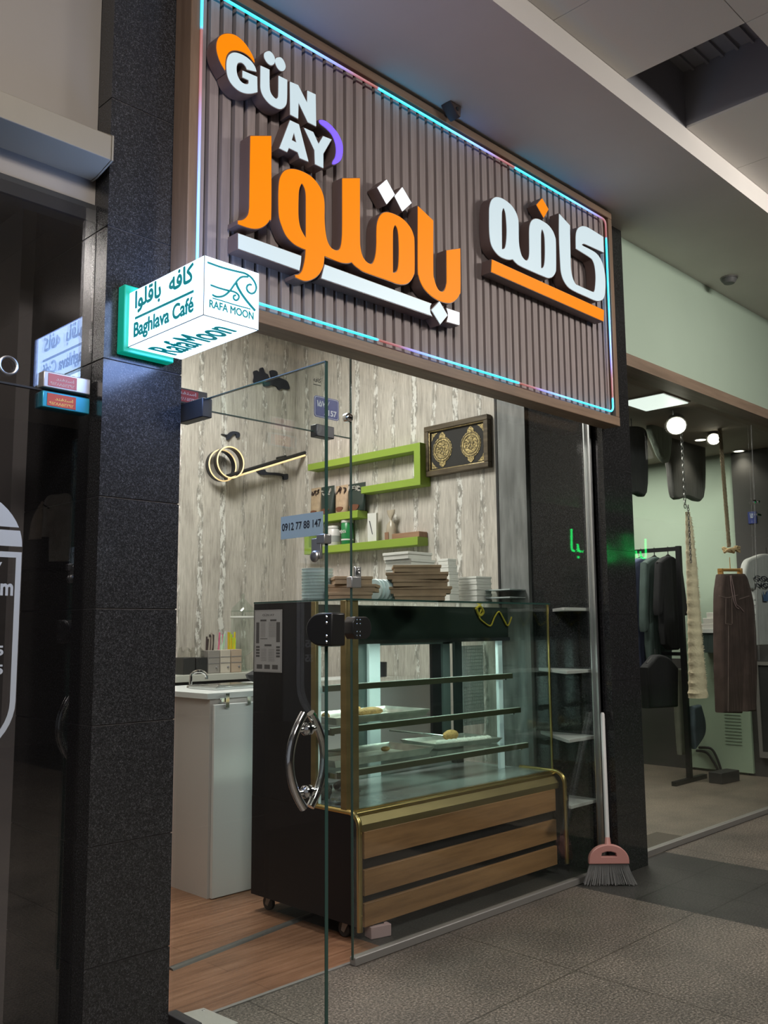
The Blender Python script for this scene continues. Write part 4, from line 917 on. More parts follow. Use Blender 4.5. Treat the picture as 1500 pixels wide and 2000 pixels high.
# wrapped packets on the case floor
M['foil'] = mat('foil_wrap', (.35, .37, .36), .18, .9, bump=(60, .9)); M['darkwrap'] = mat('dark_wrap', (.06, .055, .05), .25, bump=(60, .8))
pk = [(2.84, 3.10, .05, 0), (2.92, 3.13, .05, 1), (2.85, 3.25, .06, 1), (2.99, 3.20, .055, 0), (2.93, 3.34, .06, 0), (3.06, 3.32, .05, 1)]
pn = ['nearest foil packet at the left front corner of the case floor', 'dark wrapped packet behind the corner post on the case floor', 'dark packet against the left glass of the case floor', 'silver packet beside the lit tube on the case floor', 'silver packet at the back of the heap on the case floor', 'dark packet at the right edge of the heap on the case floor']
for (x, y, r, k), lb in zip(pk, pn): lump('wrapped_packet', (x, y, ZD+.005), r*1.0, M['darkwrap'] if k else M['foil'], lb, 'packet', 'wrapped packets on the case floor', seed=int(x*100+y*77), sz=(1.1, .8, .55))

# ------------------------------------------------------------------ boxes piled on the case
ZTB = ZT+.0085
def dist(p): return (Vector(p)-EYE).dot(_f)
CA = -.79
def boxstack(name, rows, y, axis, m_, labels, cat, group, depth=.2, h=None, lidgap=True):
    z = ZTB
    for (u0, u1, ang), lb in zip(rows, labels):
        c = ony((u0+u1)/2, 1150, y); dd = dist(c); w_ = (u1-u0)*dd/FPX
        if axis: sx = sy = w_/1.414; a_ = ang
        else: sx, sy, a_ = w_, depth, CA+ang
        t = empty(name, (c.x, c.y, z), lb, cat, group)
        mb = MB().rbox((c.x, c.y, z), (sx*.955, sy*.955, h*.60), a_); mb.build('box_base', m_, t)
        mb = MB().rbox((c.x, c.y, z+h*.60-.0005), (sx, sy, h*.385), a_); mb.build('box_lid', m_, t, bevel=.0015)
        z += h
    return z
ordn = ['lowest', 'second lowest', 'third from the bottom', 'fourth from the bottom', 'fifth from the bottom', 'second from the top', 'topmost']
q5 = lambda x: 740+x*.21333
boxstack('kraft_box', [(q5(130), q5(600), .02), (q5(97), q5(663), -.03), (q5(110), q5(620), .06), (q5(70), q5(635), -.05), (q5(125), q5(560), .03)], 3.06, False, M['kraft'],
         ['%s brown kraft box in the front pile on the display case' % o for o in ordn[:4]]+['topmost brown kraft box in the front pile on the display case'], 'box', 'kraft boxes in the front pile', .19, .0345)
q4 = lambda x: 570+x*.18667
boxstack('kraft_box', [(q4(372), q4(832), .1), (q4(370), q4(905), -.12), (q4(420), q4(820), .2)], 3.14, False, M['kraft'],
         ['lowest kraft box in the short pile beside the clear lids', 'middle kraft box in the short pile beside the clear lids', 'topmost kraft box in the short pile beside the clear lids'], 'box', 'kraft boxes in the short pile', .16, .0365)
boxstack('white_box', [(q5(60), q5(500), 0)]*2+[(q5(58), q5(505), 0.02), (q5(62), q5(500), 0), (q5(58), q5(500), 0), (q5(55), q5(520), .02), (q5(35), q5(495), 0)], 3.36, True, M['card'],
         ['%s white card box in the pile behind the kraft pile' % o for o in ordn], 'box', 'white boxes behind the kraft pile', .2, .0385)
boxstack('white_box', [(q5(545), q5(735), 0)]*4+[(q5(550), q5(730), .01), (q5(545), q5(722), 0), (q5(545), q5(715), 0)], 3.50, True, M['card'],
         ['%s white card box in the narrow tall pile in the middle' % o for o in ordn], 'box', 'white boxes in the narrow tall pile', .2, .0385)
boxstack('white_box', [(q5(725), q5(1035), 0)]*4+[(q5(720), q5(1035), 0)], 3.44, True, M['card'],
         ['%s white card box in the low pile at the right' % o for o in ordn[:4]]+['topmost white card box in the low pile at the right'], 'box', 'white boxes in the low pile', .2, .0335)
M['clear'] = glass('clear_plastic', (.80, .86, .85), 1.5, .08); M['tealpl'] = mat('frosted_teal_plastic', (.52, .64, .63), .3)
c = ony(620, 1150, 3.32); dd = dist(c); r = 31*dd/FPX; hl = .0155
def lid(z, lb):
    t = empty('plastic_lid', (c.x, c.y, z), lb, 'plastic lid', 'stacked round plastic lids')
    MB().lathe([(r*.93, 0), (r*.95, .002), (r, hl-.0035), (r*1.02, hl-.0025), (r*1.02, hl-.0005), (r*.94, hl-.0005), (r*.9, .003), (0, .003)], (c.x, c.y, z), 36).build('dish', M['tealpl'], t)
    return t
for k in range(10): lid(ZTB+k*hl, 'frosted plastic lid in the stack on the case top, %s' % ['lowest', 'second from bottom', 'third from bottom', 'fourth from bottom', 'fifth from bottom', 'fifth from top', 'fourth from top', 'third from top', 'second from top', 'topmost'][k])
for k, u in enumerate((731, 738, 746, 753, 760)):
    p = ony(u, 1155, 3.16)
    t = MB().lathe([(.050, 0), (.053, .003), (.053, .006), (.047, .008), (0, .008)], (p.x, p.y, ZTB+.054), 28, 0, 'X').build('clear_dish', M['tealpl'])
    tag(t, 'clear plastic dish on edge, %s in the row between the kraft piles' % ['first from left', 'second from left', 'middle', 'fourth from left', 'last'][k], 'plastic dish', 'clear dishes stood on edge')
for k, (u0, u1) in enumerate(((940, 1038), (940, 1038))):
    p = ony((u0+u1)/2, 1160, 3.30); w_ = (u1-u0)*dist(p)/FPX/1.414; z = ZTB+k*.045
    mb = MB().rbox((p.x, p.y, z), (w_, w_, .0425), 0); t = mb.build('clear_container', glass('container_plastic', (.84, .89, .88), 1.35, .1))
    MB().rbox((p.x, p.y, z+.0375), (w_+.008, w_+.008, .006), 0).build('lid_rim', mat('clear_rim', (.5, .56, .55), .3), t)
    tag(t, ['lower', 'upper'][k]+' clear square plastic container at the right end of the case top', 'container', 'clear square containers')
# pink box on the floor
a = onz(738, 1828, 0); t = empty('tissue_box', (a.x, a.y, 0), 'small pink box on the floor beneath the front of the display case', 'box')
MB().rbox((a.x, a.y, 0), (.10, .06, .05), -.25).build('carton', mat('pink_card', (.44, .30, .30), .7), t, bevel=.003); MB().rbox((a.x, a.y, .05), (.05, .02, .003), -.25).build('carton_slot', M['blackm'], t)
# ------------------------------------------------------------------ counter, back ledge and what is on them
ct = empty('counter_unit', (3.2, 4.2, 0), 'white laminate counter unit with open hinged door behind the display case', 'counter')
MB().box((2.69, 3.90, 0), (4.36, 4.55, .955)).build('carcass', M['white'], ct)
MB().box((2.665, 3.885, .957), (4.385, 4.57, .987)).build('worktop', M['white_gl'], ct, bevel=.002)
dr = MB().box((2.697, 3.868, .004), (3.00, 3.888, .93)).build('door', M['white_gl'], ct, bevel=.002)
p = ony(437, 1366, 3.868); mb = MB().box((p.x-.03, 3.855, p.z-.012), (p.x+.012, 3.868, p.z+.008)).box((p.x, 3.85, p.z-.04), (p.x+.022, 3.868, p.z+.03)); mb.lathe([(.009, 0), (.007, -.006), (0, -.006)], (p.x-.02, 3.855, p.z-.004), 10, 0, 'Y'); mb.build('hinge', M['chrome'], dr)
p = ony(484, 1368, 3.868); MB().box((p.x-.01, 3.857, p.z-.02), (p.x+.012, 3.868, p.z+.02)).build('hinge', M['chrome'], dr)
ZK = .988
wb_ = empty('back_ledge', (3.4, 5.1, 0), 'pale raised back ledge with dark lower front along the cafe back wall', 'ledge')
MB().box((1.9, 4.96, 0), (4.0, YB-.002, .98)).build('ledge_body', M['blackm'], wb_); MB().box((1.9, 4.93, .98), (4.02, YB-.002, 1.022)).build('ledge_top', mat('pale_stone', (.45, .45, .40), .35), wb_, bevel=.002)
ZLd = 1.0225
def onledge(u0, u1, vt, y=5.03):
    a = ony(u0, 1310, y); b = ony(u1, 1310, y); return a.x, b.x, ony((u0+u1)/2, vt, y).z
M['cupg'] = mat('grey_cup', (.24, .22, .20), .5); M['cupb'] = mat('beige_cup', (.48, .43, .36), .5); M['cupt'] = mat('tan_cup', (.40, .31, .23), .5)
rndl = random.Random(3)
for nm, u0, u1, vt, m_, lb, sc in (('straw_holder', 401, 424, 1270, M['cupg'], 'grey pen holder with dark stirrers on the back ledge', [(.05, .03, .03), (.04, .03, .025), (.35, .3, .25)]),
                          ('straw_holder', 425, 445, 1269, M['cupb'], 'beige straw holder in the middle of the three holders', [(.60, .15, .25), (.45, .65, .45), (.6, .62, .6)]),
                          ('straw_holder', 446, 467, 1268, M['cupt'], 'tan straw holder with yellow and green straws', [(.65, .45, .02), (.45, .65, .03), (.55, .6, .05)])):
    x0, x1, zt = onledge(u0, u1, vt); t = empty(nm, ((x0+x1)/2, 5.03, ZLd), lb, 'straw holder', 'straw holders on the back ledge')
    hcup = zt-ZLd; mb = MB().box((x0+.002, 5.0, ZLd), (x1-.002, 5.09, zt)); mb.build('holder', m_, t, bevel=.003)
    MB().box((x0+.002, 4.9985, ZLd+hcup*.42), (x1-.002, 5.0, ZLd+hcup*.45)).box((x0+.002, 4.9985, ZLd+hcup*.68), (x1-.002, 5.0, ZLd+hcup*.71)).lathe([(.008, 0), (.006, -.006), (0, -.007)], ((x0+x1)/2+.02, 5.0, ZLd+hcup*.25), 10, 0, 'Y').build('drawer_lines', M['print2'], t)
    for k in range(9):
        x = x0+.02+(x1-x0-.04)*k/8; mb = MB().tube([(x, 5.045+.02*rndl.random(), zt-.05), (x+(rndl.random()-.5)*.03, 5.05, zt+.07+.05*rndl.random())], .0065, 6)
        cc = sc[k % 3]; mm = bpy.data.materials.get('straw_%d_%s' % (k % 3, m_.name)) or mat('straw_%d_%s' % (k % 3, m_.name), cc, .4)
        mb.build('straw', mm, t)
x0, x1, zt = onledge(358, 375, 1285); 
for k, (u0, u1) in enumerate(((353, 376), (378, 400))):
    x0, x1, zt = onledge(u0, u1, 1284); t = empty('dark_canister', ((x0+x1)/2, 5.05, ZLd), ['left dark square canister with clear bag on the back ledge', 'right dark square canister beside the straw holders'][k], 'canister', 'dark canisters on the back ledge')
    MB().box((x0, 5.0, ZLd), (x1, 5.1, zt)).build('tin', M['black'], t, bevel=.004)
    vs = []; n = 12
    for h, rr in ((0, 1), (.02, 1.02), (.045, .85), (.05, .5)):
        for j in range(n): q = 2*PI*j/n; vs.append(((x0+x1)/2+(x1-x0)/2*rr*math.cos(q)*(1+.1*math.sin(5*q)), 5.05+.05*rr*math.sin(q), zt+h*(1+.3*math.sin(3*q))))
    MB().add(vs, [(i*n+j, i*n+(j+1) % n, (i+1)*n+(j+1) % n, (i+1)*n+j) for i in range(3) for j in range(n)], 0, True).build('liner_bag', glass('bag_film', (.85, .85, .83), 1.4, .2), t)
x0, x1, zt = onledge(458, 512, 1195); xc = (x0+x1)/2; rr = (x1-x0)/2*.7
t = empty('glass_dispenser', (xc, 5.1, ZLd), 'two-tier clear glass jar with domed knob lid on the back ledge', 'glass jar')
M['glassw'] = glass('jar_glass', (.88, .92, .90), 1.45)
MB().lathe([(rr*.5, .0), (rr*.3, .03), (rr*.25, .10), (rr, .14), (rr, .36)], (xc, 5.1, ZLd), 32).build('lower_bowl', M['glassw'], t)
MB().lathe([(rr, .362), (rr*1.02, .37), (rr*1.02, zt-ZLd), (rr*.95, zt-ZLd+.01)], (xc, 5.1, ZLd), 32).build('upper_bowl', M['glassw'], t)
MB().lathe([(rr*1.05, zt-ZLd), (rr*.9, zt-ZLd+.03), (rr*.4, zt-ZLd+.07), (rr*.12, zt-ZLd+.09), (rr*.18, zt-ZLd+.115), (.0, zt-ZLd+.13)], (xc, 5.1, ZLd), 32).build('lid', M['glassw'], t)
MB().tube([(xc+rr*math.cos(2*PI*k/32), 5.1+rr*math.sin(2*PI*k/32), ZLd+.362) for k in range(32)], .008, 6, closed=True).build('rim', M['jarw'], t)
# tap, sink tray, dark cloth on the counter
p = ony(372, 1342, 4.35); q = ony(403, 1326, 4.35)
tap = empty('tap', (p.x, 4.35, ZK), 'chrome gooseneck tap behind the white counter', 'tap')
zt = ony(388, 1311, 4.35).z; cx = (p.x+q.x)/2; rx = (q.x-p.x)/2
MB().tube([(p.x, 4.35, ZK)]+[(cx-rx*math.cos(PI*k/12), 4.35, zt-.03+.03*math.sin(PI*k/12)) for k in range(13)]+[(q.x, 4.35, q.z)], .009, 8).build('spout', M['chrome'], tap); MB().lathe([(.022, 0), (.02, .01), (.012, .014)], (p.x, 4.35, ZK), 16).build('tap_base', M['chrome'], tap)
p = onz(400, 1346, ZK+.02); tag(MB().rbox((2.99, 4.17, ZK), (.34, .24, .018), .05).rbox((2.99, 4.17, ZK+.018), (.26, .16, .004), .05).build('drain_tray', M['steel'], bevel=.004), 'flat steel drain tray lying on the white counter', 'tray')
t = empty('coffee_tamper_cup', (4.20, 4.2, ZK), 'small dark metal cup on the counter seen through the display case', 'cup')
MB().lathe([(.03, 0), (.04, .005), (.042, .10), (.038, .10), (.034, .01), (0, .008)], (4.20, 4.2, ZK), 20).build('cup_body', M['patch'], t)
MB().tube([(4.16, 4.2, ZK+.085), (4.125, 4.2, ZK+.08), (4.125, 4.2, ZK+.03), (4.16, 4.2, ZK+.025)], .006, 8).build('cup_handle', M['patch'], t)
lump('dark_cloth', (3.35, 4.25, ZK+.002), .11, mat('dark_cloth', (.03, .03, .032), .8), 'dark crumpled cloth heap on the white counter by the case', 'cloth', seed=9, sz=(1.5, 1, .42))
# ------------------------------------------------------------------ broom
M['pink'] = mat('pink_plastic', (.52, .25, .22), .4); M['bristle'] = mat('grey_bristle', (.22, .22, .215), .7)
bc = onz(1192, 1727, 0); bc = Vector((bc.x-.0, 2.595, 0)); bc.x = ony(1192, 1727, 2.595).x
br = empty('broom', bc, 'pink broom with grey bristles and white handle leaning on the shop glass', 'broom')
A = RT.copy(); A.z = 0; A.normalize(); Bn = Vector((0, 0, 1)).cross(A)
zb = ony(1190, 1684, 2.60).z; zh = ony(1188, 1649, 2.605).z
hd = [];  rw = .098
outl = [(-rw, zb), (-rw, zb+.012)]+[(rw*math.cos(q), zb+.012+(zh-zb-.012)*math.sin(q)) for q in [PI-PI*k/20 for k in range(21)]]+[(rw, zb+.012), (rw, zb)]
hole = [(-.045, zb+.028), (.045, zb+.028), (.038, zb+.052), (.012, zb+.06), (-.012, zb+.06), (-.038, zb+.052)]
me = curve_mesh([outl, hole], .026, 0, .004)
MB().mesh(me, lambda p: bc + A*p.x + Bn*p.z + Vector((0, .005, p.y))).build('head', M['pink'], br)
mb = MB(); rnd = random.Random(5)
for i in range(38):
    for j in range(3):
        f = -1+2*i/37; x0_ = f*rw*.95; x1_ = f*.135+(rnd.random()-.5)*.008; d0 = (j-1)*.008
        mb.tube([bc+A*x0_+Bn*d0+Vector((0, .005, zb)), bc+A*(x0_*.6+x1_*.4)+Bn*d0*1.3+Vector((0, .004, zb*.55)), bc+A*x1_+Bn*d0*1.8+Vector((0, 0, .002+.008*rnd.random()))], .0016, 4, cap=False)
tag(mb.build('bristles', M['bristle'], br), kind='stuff')
h0 = bc+Vector((0, .006, zh-.005)); h0.x = ony(1187, 1650, h0.y).x; h1 = ony(1176.5, 1392, 2.695)
MB().tube([h0, h0.lerp(h1, .06)], [.017, .013], 12).build('ferrule', M['pink'], br)
MB().tube([h0.lerp(h1, .05), h0.lerp(h1, .985), h1], [.0115, .0115, .008], 12).build('handle', mat('white_handle', (.55, .54, .53), .4), br)
M['board'] = mat('grey_white_board', (.40, .40, .385), .4)
# white shelf boards on the granite side by the glass
for v, (ul, ur), lb in ((1190, (1078, 1157), 'highest narrow white shelf board by the cafe glass'), (1310, (1010, 1160), 'second white shelf board by the cafe glass, counted from the top'), (1440, (1020, 1165), 'third white shelf board by the cafe glass, counted from the top'), (1565, (1110, 1172), 'lowest white shelf board by the cafe glass')):
    a = onx(ur, v-3, XW); yb_ = min(3.12, onx(ul, v, XW).y)
    tag(MB().prism([(0, 2.765), (-.26, 2.765), (-.255, 2.785), (-.012, yb_), (0, yb_)], (XR0-.003, 0, a.z-.018), (1, 0, 0), (0, 1, 0), (0, 0, 1), .018).build('shelf_board', M['board'], bevel=.002), lb, 'shelf', 'white shelf boards on the granite')
# ------------------------------------------------------------------ right-hand shop
YR = 2.765; XQ = 8.12
struct(MB().box((XR1+.002, YR-.02, 0), (12, YR+.02, .03)), 'trim_7', M['alu_dull'])
w3 = MB().box((XR1+.002, YR-.005, .03), (12, YR+.005, 2.86)).build('window_3', M['glass']); w3['kind'] = 'structure'
struct(MB().box((XR1, 2.66, 2.832), (12, 2.80, 2.905)), 'trim_8', M['fascia'])
struct(MB().box((XR1, 2.70, 2.905), (32, 2.85, ZS)), 'wall_front_right', M['green_tint_wall'])  # green cast of the neon light sits in the wall colour
struct(MB().box((XR1, 2.80, 2.875), (12, 5.7, 2.91)), 'ceiling', mat('shop_ceiling', (.30, .26, .21), .8))
struct(MB().box((4.56, 3.16, 0), (4.68, 5.7, 2.875)), 'wall_left', M['dark_wall'])
struct(MB().box((XQ, 2.78, 0), (XQ+.1, 5.7, 2.875)), 'wall_right', M['green_tint_wall'])
struct(MB().box((4.6, 5.6, 0), (XQ+.1, 5.7, 2.875)), 'wall_back', M['dark_wall'])
pn_ = empty('ceiling_panel_light', (5.75, 3.03, 2.86), 'bright square panel light in the brown ceiling of the neighbouring shop', 'ceiling light')
q = [onz(u, v, 2.865) for u, v in ((1230, 785), (1295, 769), (1338, 786), (1262, 802))]; xs = [p.x for p in q]; ys_ = [p.y for p in q]
MB().box((min(xs)-.012, min(ys_)-.012, 2.866), (max(xs)+.012, max(ys_)+.012, 2.8745)).build('panel_frame', M['white'], pn_)
MB().box((min(xs), min(ys_), 2.860), (max(xs), max(ys_), 2.866)).build('diffuser', mat('panel_diffuser', (.9, .9, .9), .5, emit=(.86, .95, .88), es=1.0), pn_)
M['spotglow'] = mat('spot_glow', (.9, .9, .8), .4, emit=(1, .93, .75), es=7)
def spot(u, v, lab, drop, power, r=.045):
    p = onz(u, v, 2.872-drop); t = empty('ceiling_spotlight', (p.x, p.y, 2.874), lab, 'spotlight', 'shop ceiling spotlights')
    if drop > .05:
        MB().tube([(p.x, p.y+.02, 2.874), (p.x, p.y+.02, p.z+.03)], .008, 8).build('stem', M['alu'], t)
        ax_ = (EYE-Vector(p)).normalized(); ax_ = (ax_+Vector((0, 0, -.6))).normalized(); b0 = Vector(p)-ax_*.09
        MB().tube([b0, Vector(p)-ax_*.004], [r*.8, r], 16, cap=True).build('lamp_head', M['alu'], t); MB().tube([Vector(p)-ax_*.003, Vector(p)+ax_*.002], r*.86, 16).build('lens', M['spotglow'], t)
    else:
        MB().lathe([(r*1.3, 0), (r*1.3, -.006), (r, -.010), (r, 0)], (p.x, p.y, 2.874), 24).build('trim_ring', M['white_gl'], t); MB().lathe([(r*.95, -.002), (0, -.0025)], (p.x, p.y, 2.873), 24).build('lens', M['spotglow'], t)
    l = bpy.data.lights.new('spot_lamp', 'SPOT'); l.energy = power; l.spot_size = 1.9; l.spot_blend = .8; l.color = (1, .92, .76); l.shadow_soft_size = .04
    o = bpy.data.objects.new('spot_lamp', l); COL.objects.link(o); o.location = (p.x, p.y, p.z-.03)
spot(1321, 832, 'brightest spotlight, hanging on a stem before the grey shirts', .12, 9, .078); spot(1368, 858, 'recessed round spotlight left of the tilted pair lamp', .0, 6)
spot(1394, 858, 'tilted spotlight on a stem just right of a recessed one', .06, 6, .055); spot(1443, 880, 'recessed round spotlight farthest to the right', .0, 6)
def cloth(name, col, amt=.25, fold=.5):
    g = N(name, .85, .2); v = g.map((26, 26, 2.2)); n1 = g.noise(v, 1, 4, .55); n2 = g.noise(g.tc, 9, 4)
    g.bump(n1, fold, .03); return g.done(g.mix(amt, col, g.ramp(n2, [(.3, (.5, .5, .5)), (.7, (1.5, 1.5, 1.5))]), 'MULTIPLY'))
def px_shape(pts, fr, y, thick, mats, name, parent, bevel=.02, k=4, mi=0):
    lp = [(lambda w: (w.x, w.z) + tuple(p[2:]))(ony(fr[0]+p[0]*fr[2], fr[1]+p[1]*fr[2], y)) for p in pts]
    me = curve_mesh([cat_rom(lp, k)], max(.002, thick-2*bevel), -bevel*.9, bevel)
    return MB().mesh(me, lambda p: Vector((p.x, y-p.z, p.y))).build(name, mats, parent)
def garment(name, pts, fr, y, m_, label, cat, hang=None, thick=.06, group=None, bevel=.02):
    lo = min(ony(fr[0]+p[0]*fr[2], fr[1]+p[1]*fr[2], y).z for p in pts)
    c = ony(fr[0]+pts[0][0]*fr[2], fr[1]+pts[0][1]*fr[2], y); t = empty(name, (c.x, y, lo), label, cat, group)
    o = px_shape(pts, fr, y, thick, m_, 'cloth', t, bevel)
    if hang:
        a = ony(fr[0]+hang[0]*fr[2], fr[1]+hang[1]*fr[2], y); b = ony(fr[0]+hang[0]*fr[2], fr[1]+hang[2]*fr[2], y)
        MB().tube([a+Vector((-.14, 0, -.05)), a+Vector((-.05, 0, -.005)), a+Vector((0, 0, .01)), a+Vector((.05, 0, -.005)), a+Vector((.14, 0, -.05))], .008, 6).tube([a, Vector((a.x, y, b.z))], .004, 6).build('hanger', M['blackm'], t)
    return t
R5 = (1190, 700, .30968); R6 = (1190, 1040, .33)
M['shirt_dg'] = cloth('dark_grey_cloth', (.10, .098, .095)); M['shirt_bk'] = cloth('black_cloth', (.018, .018, .02)); M['shirt_gn'] = cloth('sage_cloth', (.20, .24, .20)); M['shirt_bl'] = cloth('slate_blue_cloth', (.075, .085, .15)); M['shirt_w'] = cloth('white_cloth', (.52, .53, .52), .15, .3)
M['denim'] = cloth('brown_denim', (.085, .058, .052), .5); M['jean_b'] = cloth('blue_denim', (.10, .14, .17), .4); M['jean_g'] = cloth('grey_green_denim', (.20, .21, .17), .4); M['shirt_gr'] = cloth('grey_green_cloth', (.06, .085, .08))
garment('hanging_shirt', [(365,370),(500,330),(570,350),(590,560),(580,880),(480,875),(400,878),(375,700),(365,640,1),(320,630,1),(330,520)], R5, 3.62, M['shirt_dg'], 'dark grey shirt hanging high behind the brightest spotlight', 'shirt', (470, 345, 300))
garment('hanging_shirt', [(590,390),(720,360),(850,400),(852,600),(760,640),(770,855),(660,868),(585,870),(578,600)], R5, 3.86, M['shirt_dg'], 'dark grey shirt hanging high to the right of another, behind the rope', 'shirt', (700, 375, 320))
garment('hanging_shirt', [(250,420),(350,345),(380,420),(365,640),(330,640),(290,560)], R5, 3.48, M['shirt_gn'], 'pale sage sleeve and shirt hanging beside the panel light', 'shirt', (340, 360, 300))
garment('hanging_shirt', [(60,480),(200,440),(225,560),(220,850),(150,852),(60,840)], R5, 3.42, M['shirt_bk'], 'black shirt hanging high against the dark pillar', 'shirt', (140, 450, 380))
struct(MB().box((XQ, 2.80, 0), (32, 2.95, 2.875)), 'wall_front_far', M['dark_wall'])
# long canvas cone on its chain
YC = 3.12
t = empty('canvas_cone', ony(1362, 1365, YC), 'long tapering cream canvas tube hanging from a metal chain', 'canvas tube')
prof = []; n = 28; vs = []
top = ony(1342, 992, YC); bot = ony(1362, 1363, YC); zz = lambda v: ony(1345, v, YC).z
M['canvas'] = mat('cream_canvas', (.70, .60, .42), .85, bump=(60, .5), var=((10, 10, 10), .15)); M['fringe'] = mat('cream_fringe', (.62, .55, .40), .9)
K = [(1000, 1343, 5), (1040, 1346, 8), (1100, 1350, 11), (1160, 1353, 13), (1220, 1356, 14.5), (1280, 1359, 16.5), (1330, 1362, 19), (1363, 1363, 21)]
def kint(v):
    for (a, ua, ra), (b, ub, rb) in zip(K, K[1:]):
        if v <= b: f = (v-a)/(b-a); return ua+(ub-ua)*f, ra+(rb-ra)*f
    return K[-1][1:]
mb = MB(); rows_ = 74; nn_ = 18
for i in range(rows_+1):
    v = 1000+363*i/rows_; u, r = kint(v); p = ony(u, v, YC); R_ = r*dist(p)/FPX*(1.11 if i % 4 == 0 else 1)
    for k in range(nn_): q = 2*PI*k/nn_; vs.append((p.x+R_*math.cos(q), p.y+R_*.8*math.sin(q), p.z))
mb.add(vs, [(i*nn_+k, i*nn_+(k+1) % nn_, (i+1)*nn_+(k+1) % nn_, (i+1)*nn_+k) for i in range(rows_) for k in range(nn_)], 0, True)
mb.f += [list(range(nn_)), [rows_*nn_+k for k in range(nn_)]]; mb.m += [0, 0]; mb.sm += [False, False]
mb.build('tube', M['canvas'], t)
mb = MB(); rnd = random.Random(2)
for i in range(230):
    v = 1010+353*(i/230); u, r = kint(v); sg = 1; p = ony(u+r*.85, v, YC-.01); mb.tube([p, p+Vector((.010+.008*rnd.random(), -.01*rnd.random(), .012*(rnd.random()-.5)))], [.003, .001], 4, cap=False)
tag(mb.build('frayed_seam', M['fringe'], t), kind='stuff')
mb = MB()
zc_ = 2.872; z_ = top.z-.005; k = 0; x_ = ony(1338, 985, YC).x
while z_ < zc_-.02:
    ax_ = Vector((1, 0, 0)) if k % 2 else Vector((0, 1, 0))
    mb.tube([Vector((x_, YC, z_+.016))+ax_*.009*math.cos(2*PI*j/10)+Vector((0, 0, 1))*.018*math.sin(2*PI*j/10) for j in range(10)], .0032, 5, closed=True); z_ += .027; k += 1
mb.build('chain', M['alu'], t)
mb = MB(); z_ = ony(1338, 1100, YC).z; k = 0
while z_ < top.z:
    ax_ = Vector((1, 0, 0)) if k % 2 else Vector((0, 1, 0)); xx = ony(1335, 1050, YC).x-.006
    mb.tube([Vector((xx, YC-.05, z_+.012))+ax_*.007*math.cos(2*PI*j/8)+Vector((0, 0, 1))*.014*math.sin(2*PI*j/8) for j in range(8)], .003, 5, closed=True); z_ += .021; k += 1
mb.build('chain_tail', M['alu_dull'], t)
# knotted rope with the jeans hung under it
YJ = 3.15; M['rope'] = mat('jute_rope', (.24, .185, .115), .9, bump=(200, .7)); M['rope_l'] = mat('frayed_jute', (.60, .44, .24), .9)
rt_ = empty('hanging_rope', ony(1425, 1075, YJ), 'thick jute rope with a frayed knot hanging from the shop ceiling', 'rope')
p1 = ony(1424, 1068, YJ); p0 = Vector((p1.x-.05, YJ, 2.873))
mb = MB()
for s_ in range(3):
    mb.tube([p0.lerp(p1, k/90)+Vector((math.cos(k*.75+s_*2.1), math.sin(k*.75+s_*2.1), 0))*.0085 for k in range(91)], .0085, 6)
mb.build('rope_strand', M['rope'], rt_)
mb = MB(); kc = ony(1424, 1076, YJ)
for s_ in range(4):
    mb.tube([kc+Vector((.05*math.cos(q+s_*1.3), .03*math.sin(q*1.0+s_), .012*math.sin(2*q+s_)+.004*s_)) for q in [2*PI*k/20 for k in range(21)]], .010, 6)
for k in range(14):
    q = ony(1436+8*rnd.random(), 1066+14*rnd.random(), YJ); mb.tube([kc+Vector((.02, 0, 0)), kc.lerp(q, .7)+Vector((0, -.02*rnd.random(), .01)), q+Vector((.03*rnd.random(), -.02*rnd.random(), .02*(rnd.random()-.5)))], .006, 5)
mb.build('frayed_knot', M['rope_l'], rt_)
jt = garment('hanging_jeans', [(655,248,1),(780,246,1),(800,290),(835,450),(850,760),(845,1055,1),(797,1058,1),(781,560),(764,1068,1),(652,1065,1),(642,760),(640,400),(648,300)], R6, YJ, M['denim'], 'brown washed jeans hanging from a clip hanger under the knotted rope', 'jeans', None, .08, None, .02)
a = ony(R6[0]+652*.33, R6[1]+222*.33, YJ); b = ony(R6[0]+778*.33, R6[1]+222*.33, YJ)
MB().tube([a, b], .012, 8).box((a.x+.005, YJ-.018, a.z-.035), (a.x+.03, YJ+.018, a.z+.012)).box((b.x-.03, YJ-.018, b.z-.035), (b.x-.005, YJ+.018, b.z+.012)).tube([(a+b)/2, (a+b)/2+Vector((0, 0, .10))], .003, 6).build('clip_hanger', mat('varnished_wood', (.50, .27, .08), .35), jt)
mb = MB(); strokes(mb, [([(720,255),(735,330),(750,420),(770,440),(795,468)], 1), ([(715,255),(722,330),(735,400),(750,440),(765,450)], 1)], lambda x, y: ony(R6[0]+x*.33, R6[1]+y*.33, YJ-.045), .005); mb.build('drawstring', mat('pink_cord', (.32, .22, .22), .8), jt)
mb = MB(); strokes(mb, [([(650,375),(700,385),(760,370)], 1), ([(690,540),(725,545)], 1), ([(690,390),(688,540)], 1), ([(725,385),(727,540)], 1), ([(705,550),(703,1060)], 1), ([(768,395),(830,375)], 1)], lambda x, y: ony(R6[0]+x*.33, R6[1]+y*.33, YJ-.041), .0022); mb.build('seam', mat('seam_thread', (.30, .22, .20), .8), jt)
ts = garment('printed_tshirt', [(800,180),(850,145),(905,128),(960,135),(1010,150),(1060,180),(1080,330),(1010,330,1),(1005,668,1),(855,668,1),(850,340,1),(790,320)], R6, 3.22, M['shirt_w'], 'white printed T-shirt hanging at the right edge behind the glass', 'T-shirt', (930, 140, 90))
mb = MB(); Y9 = 3.22-.047
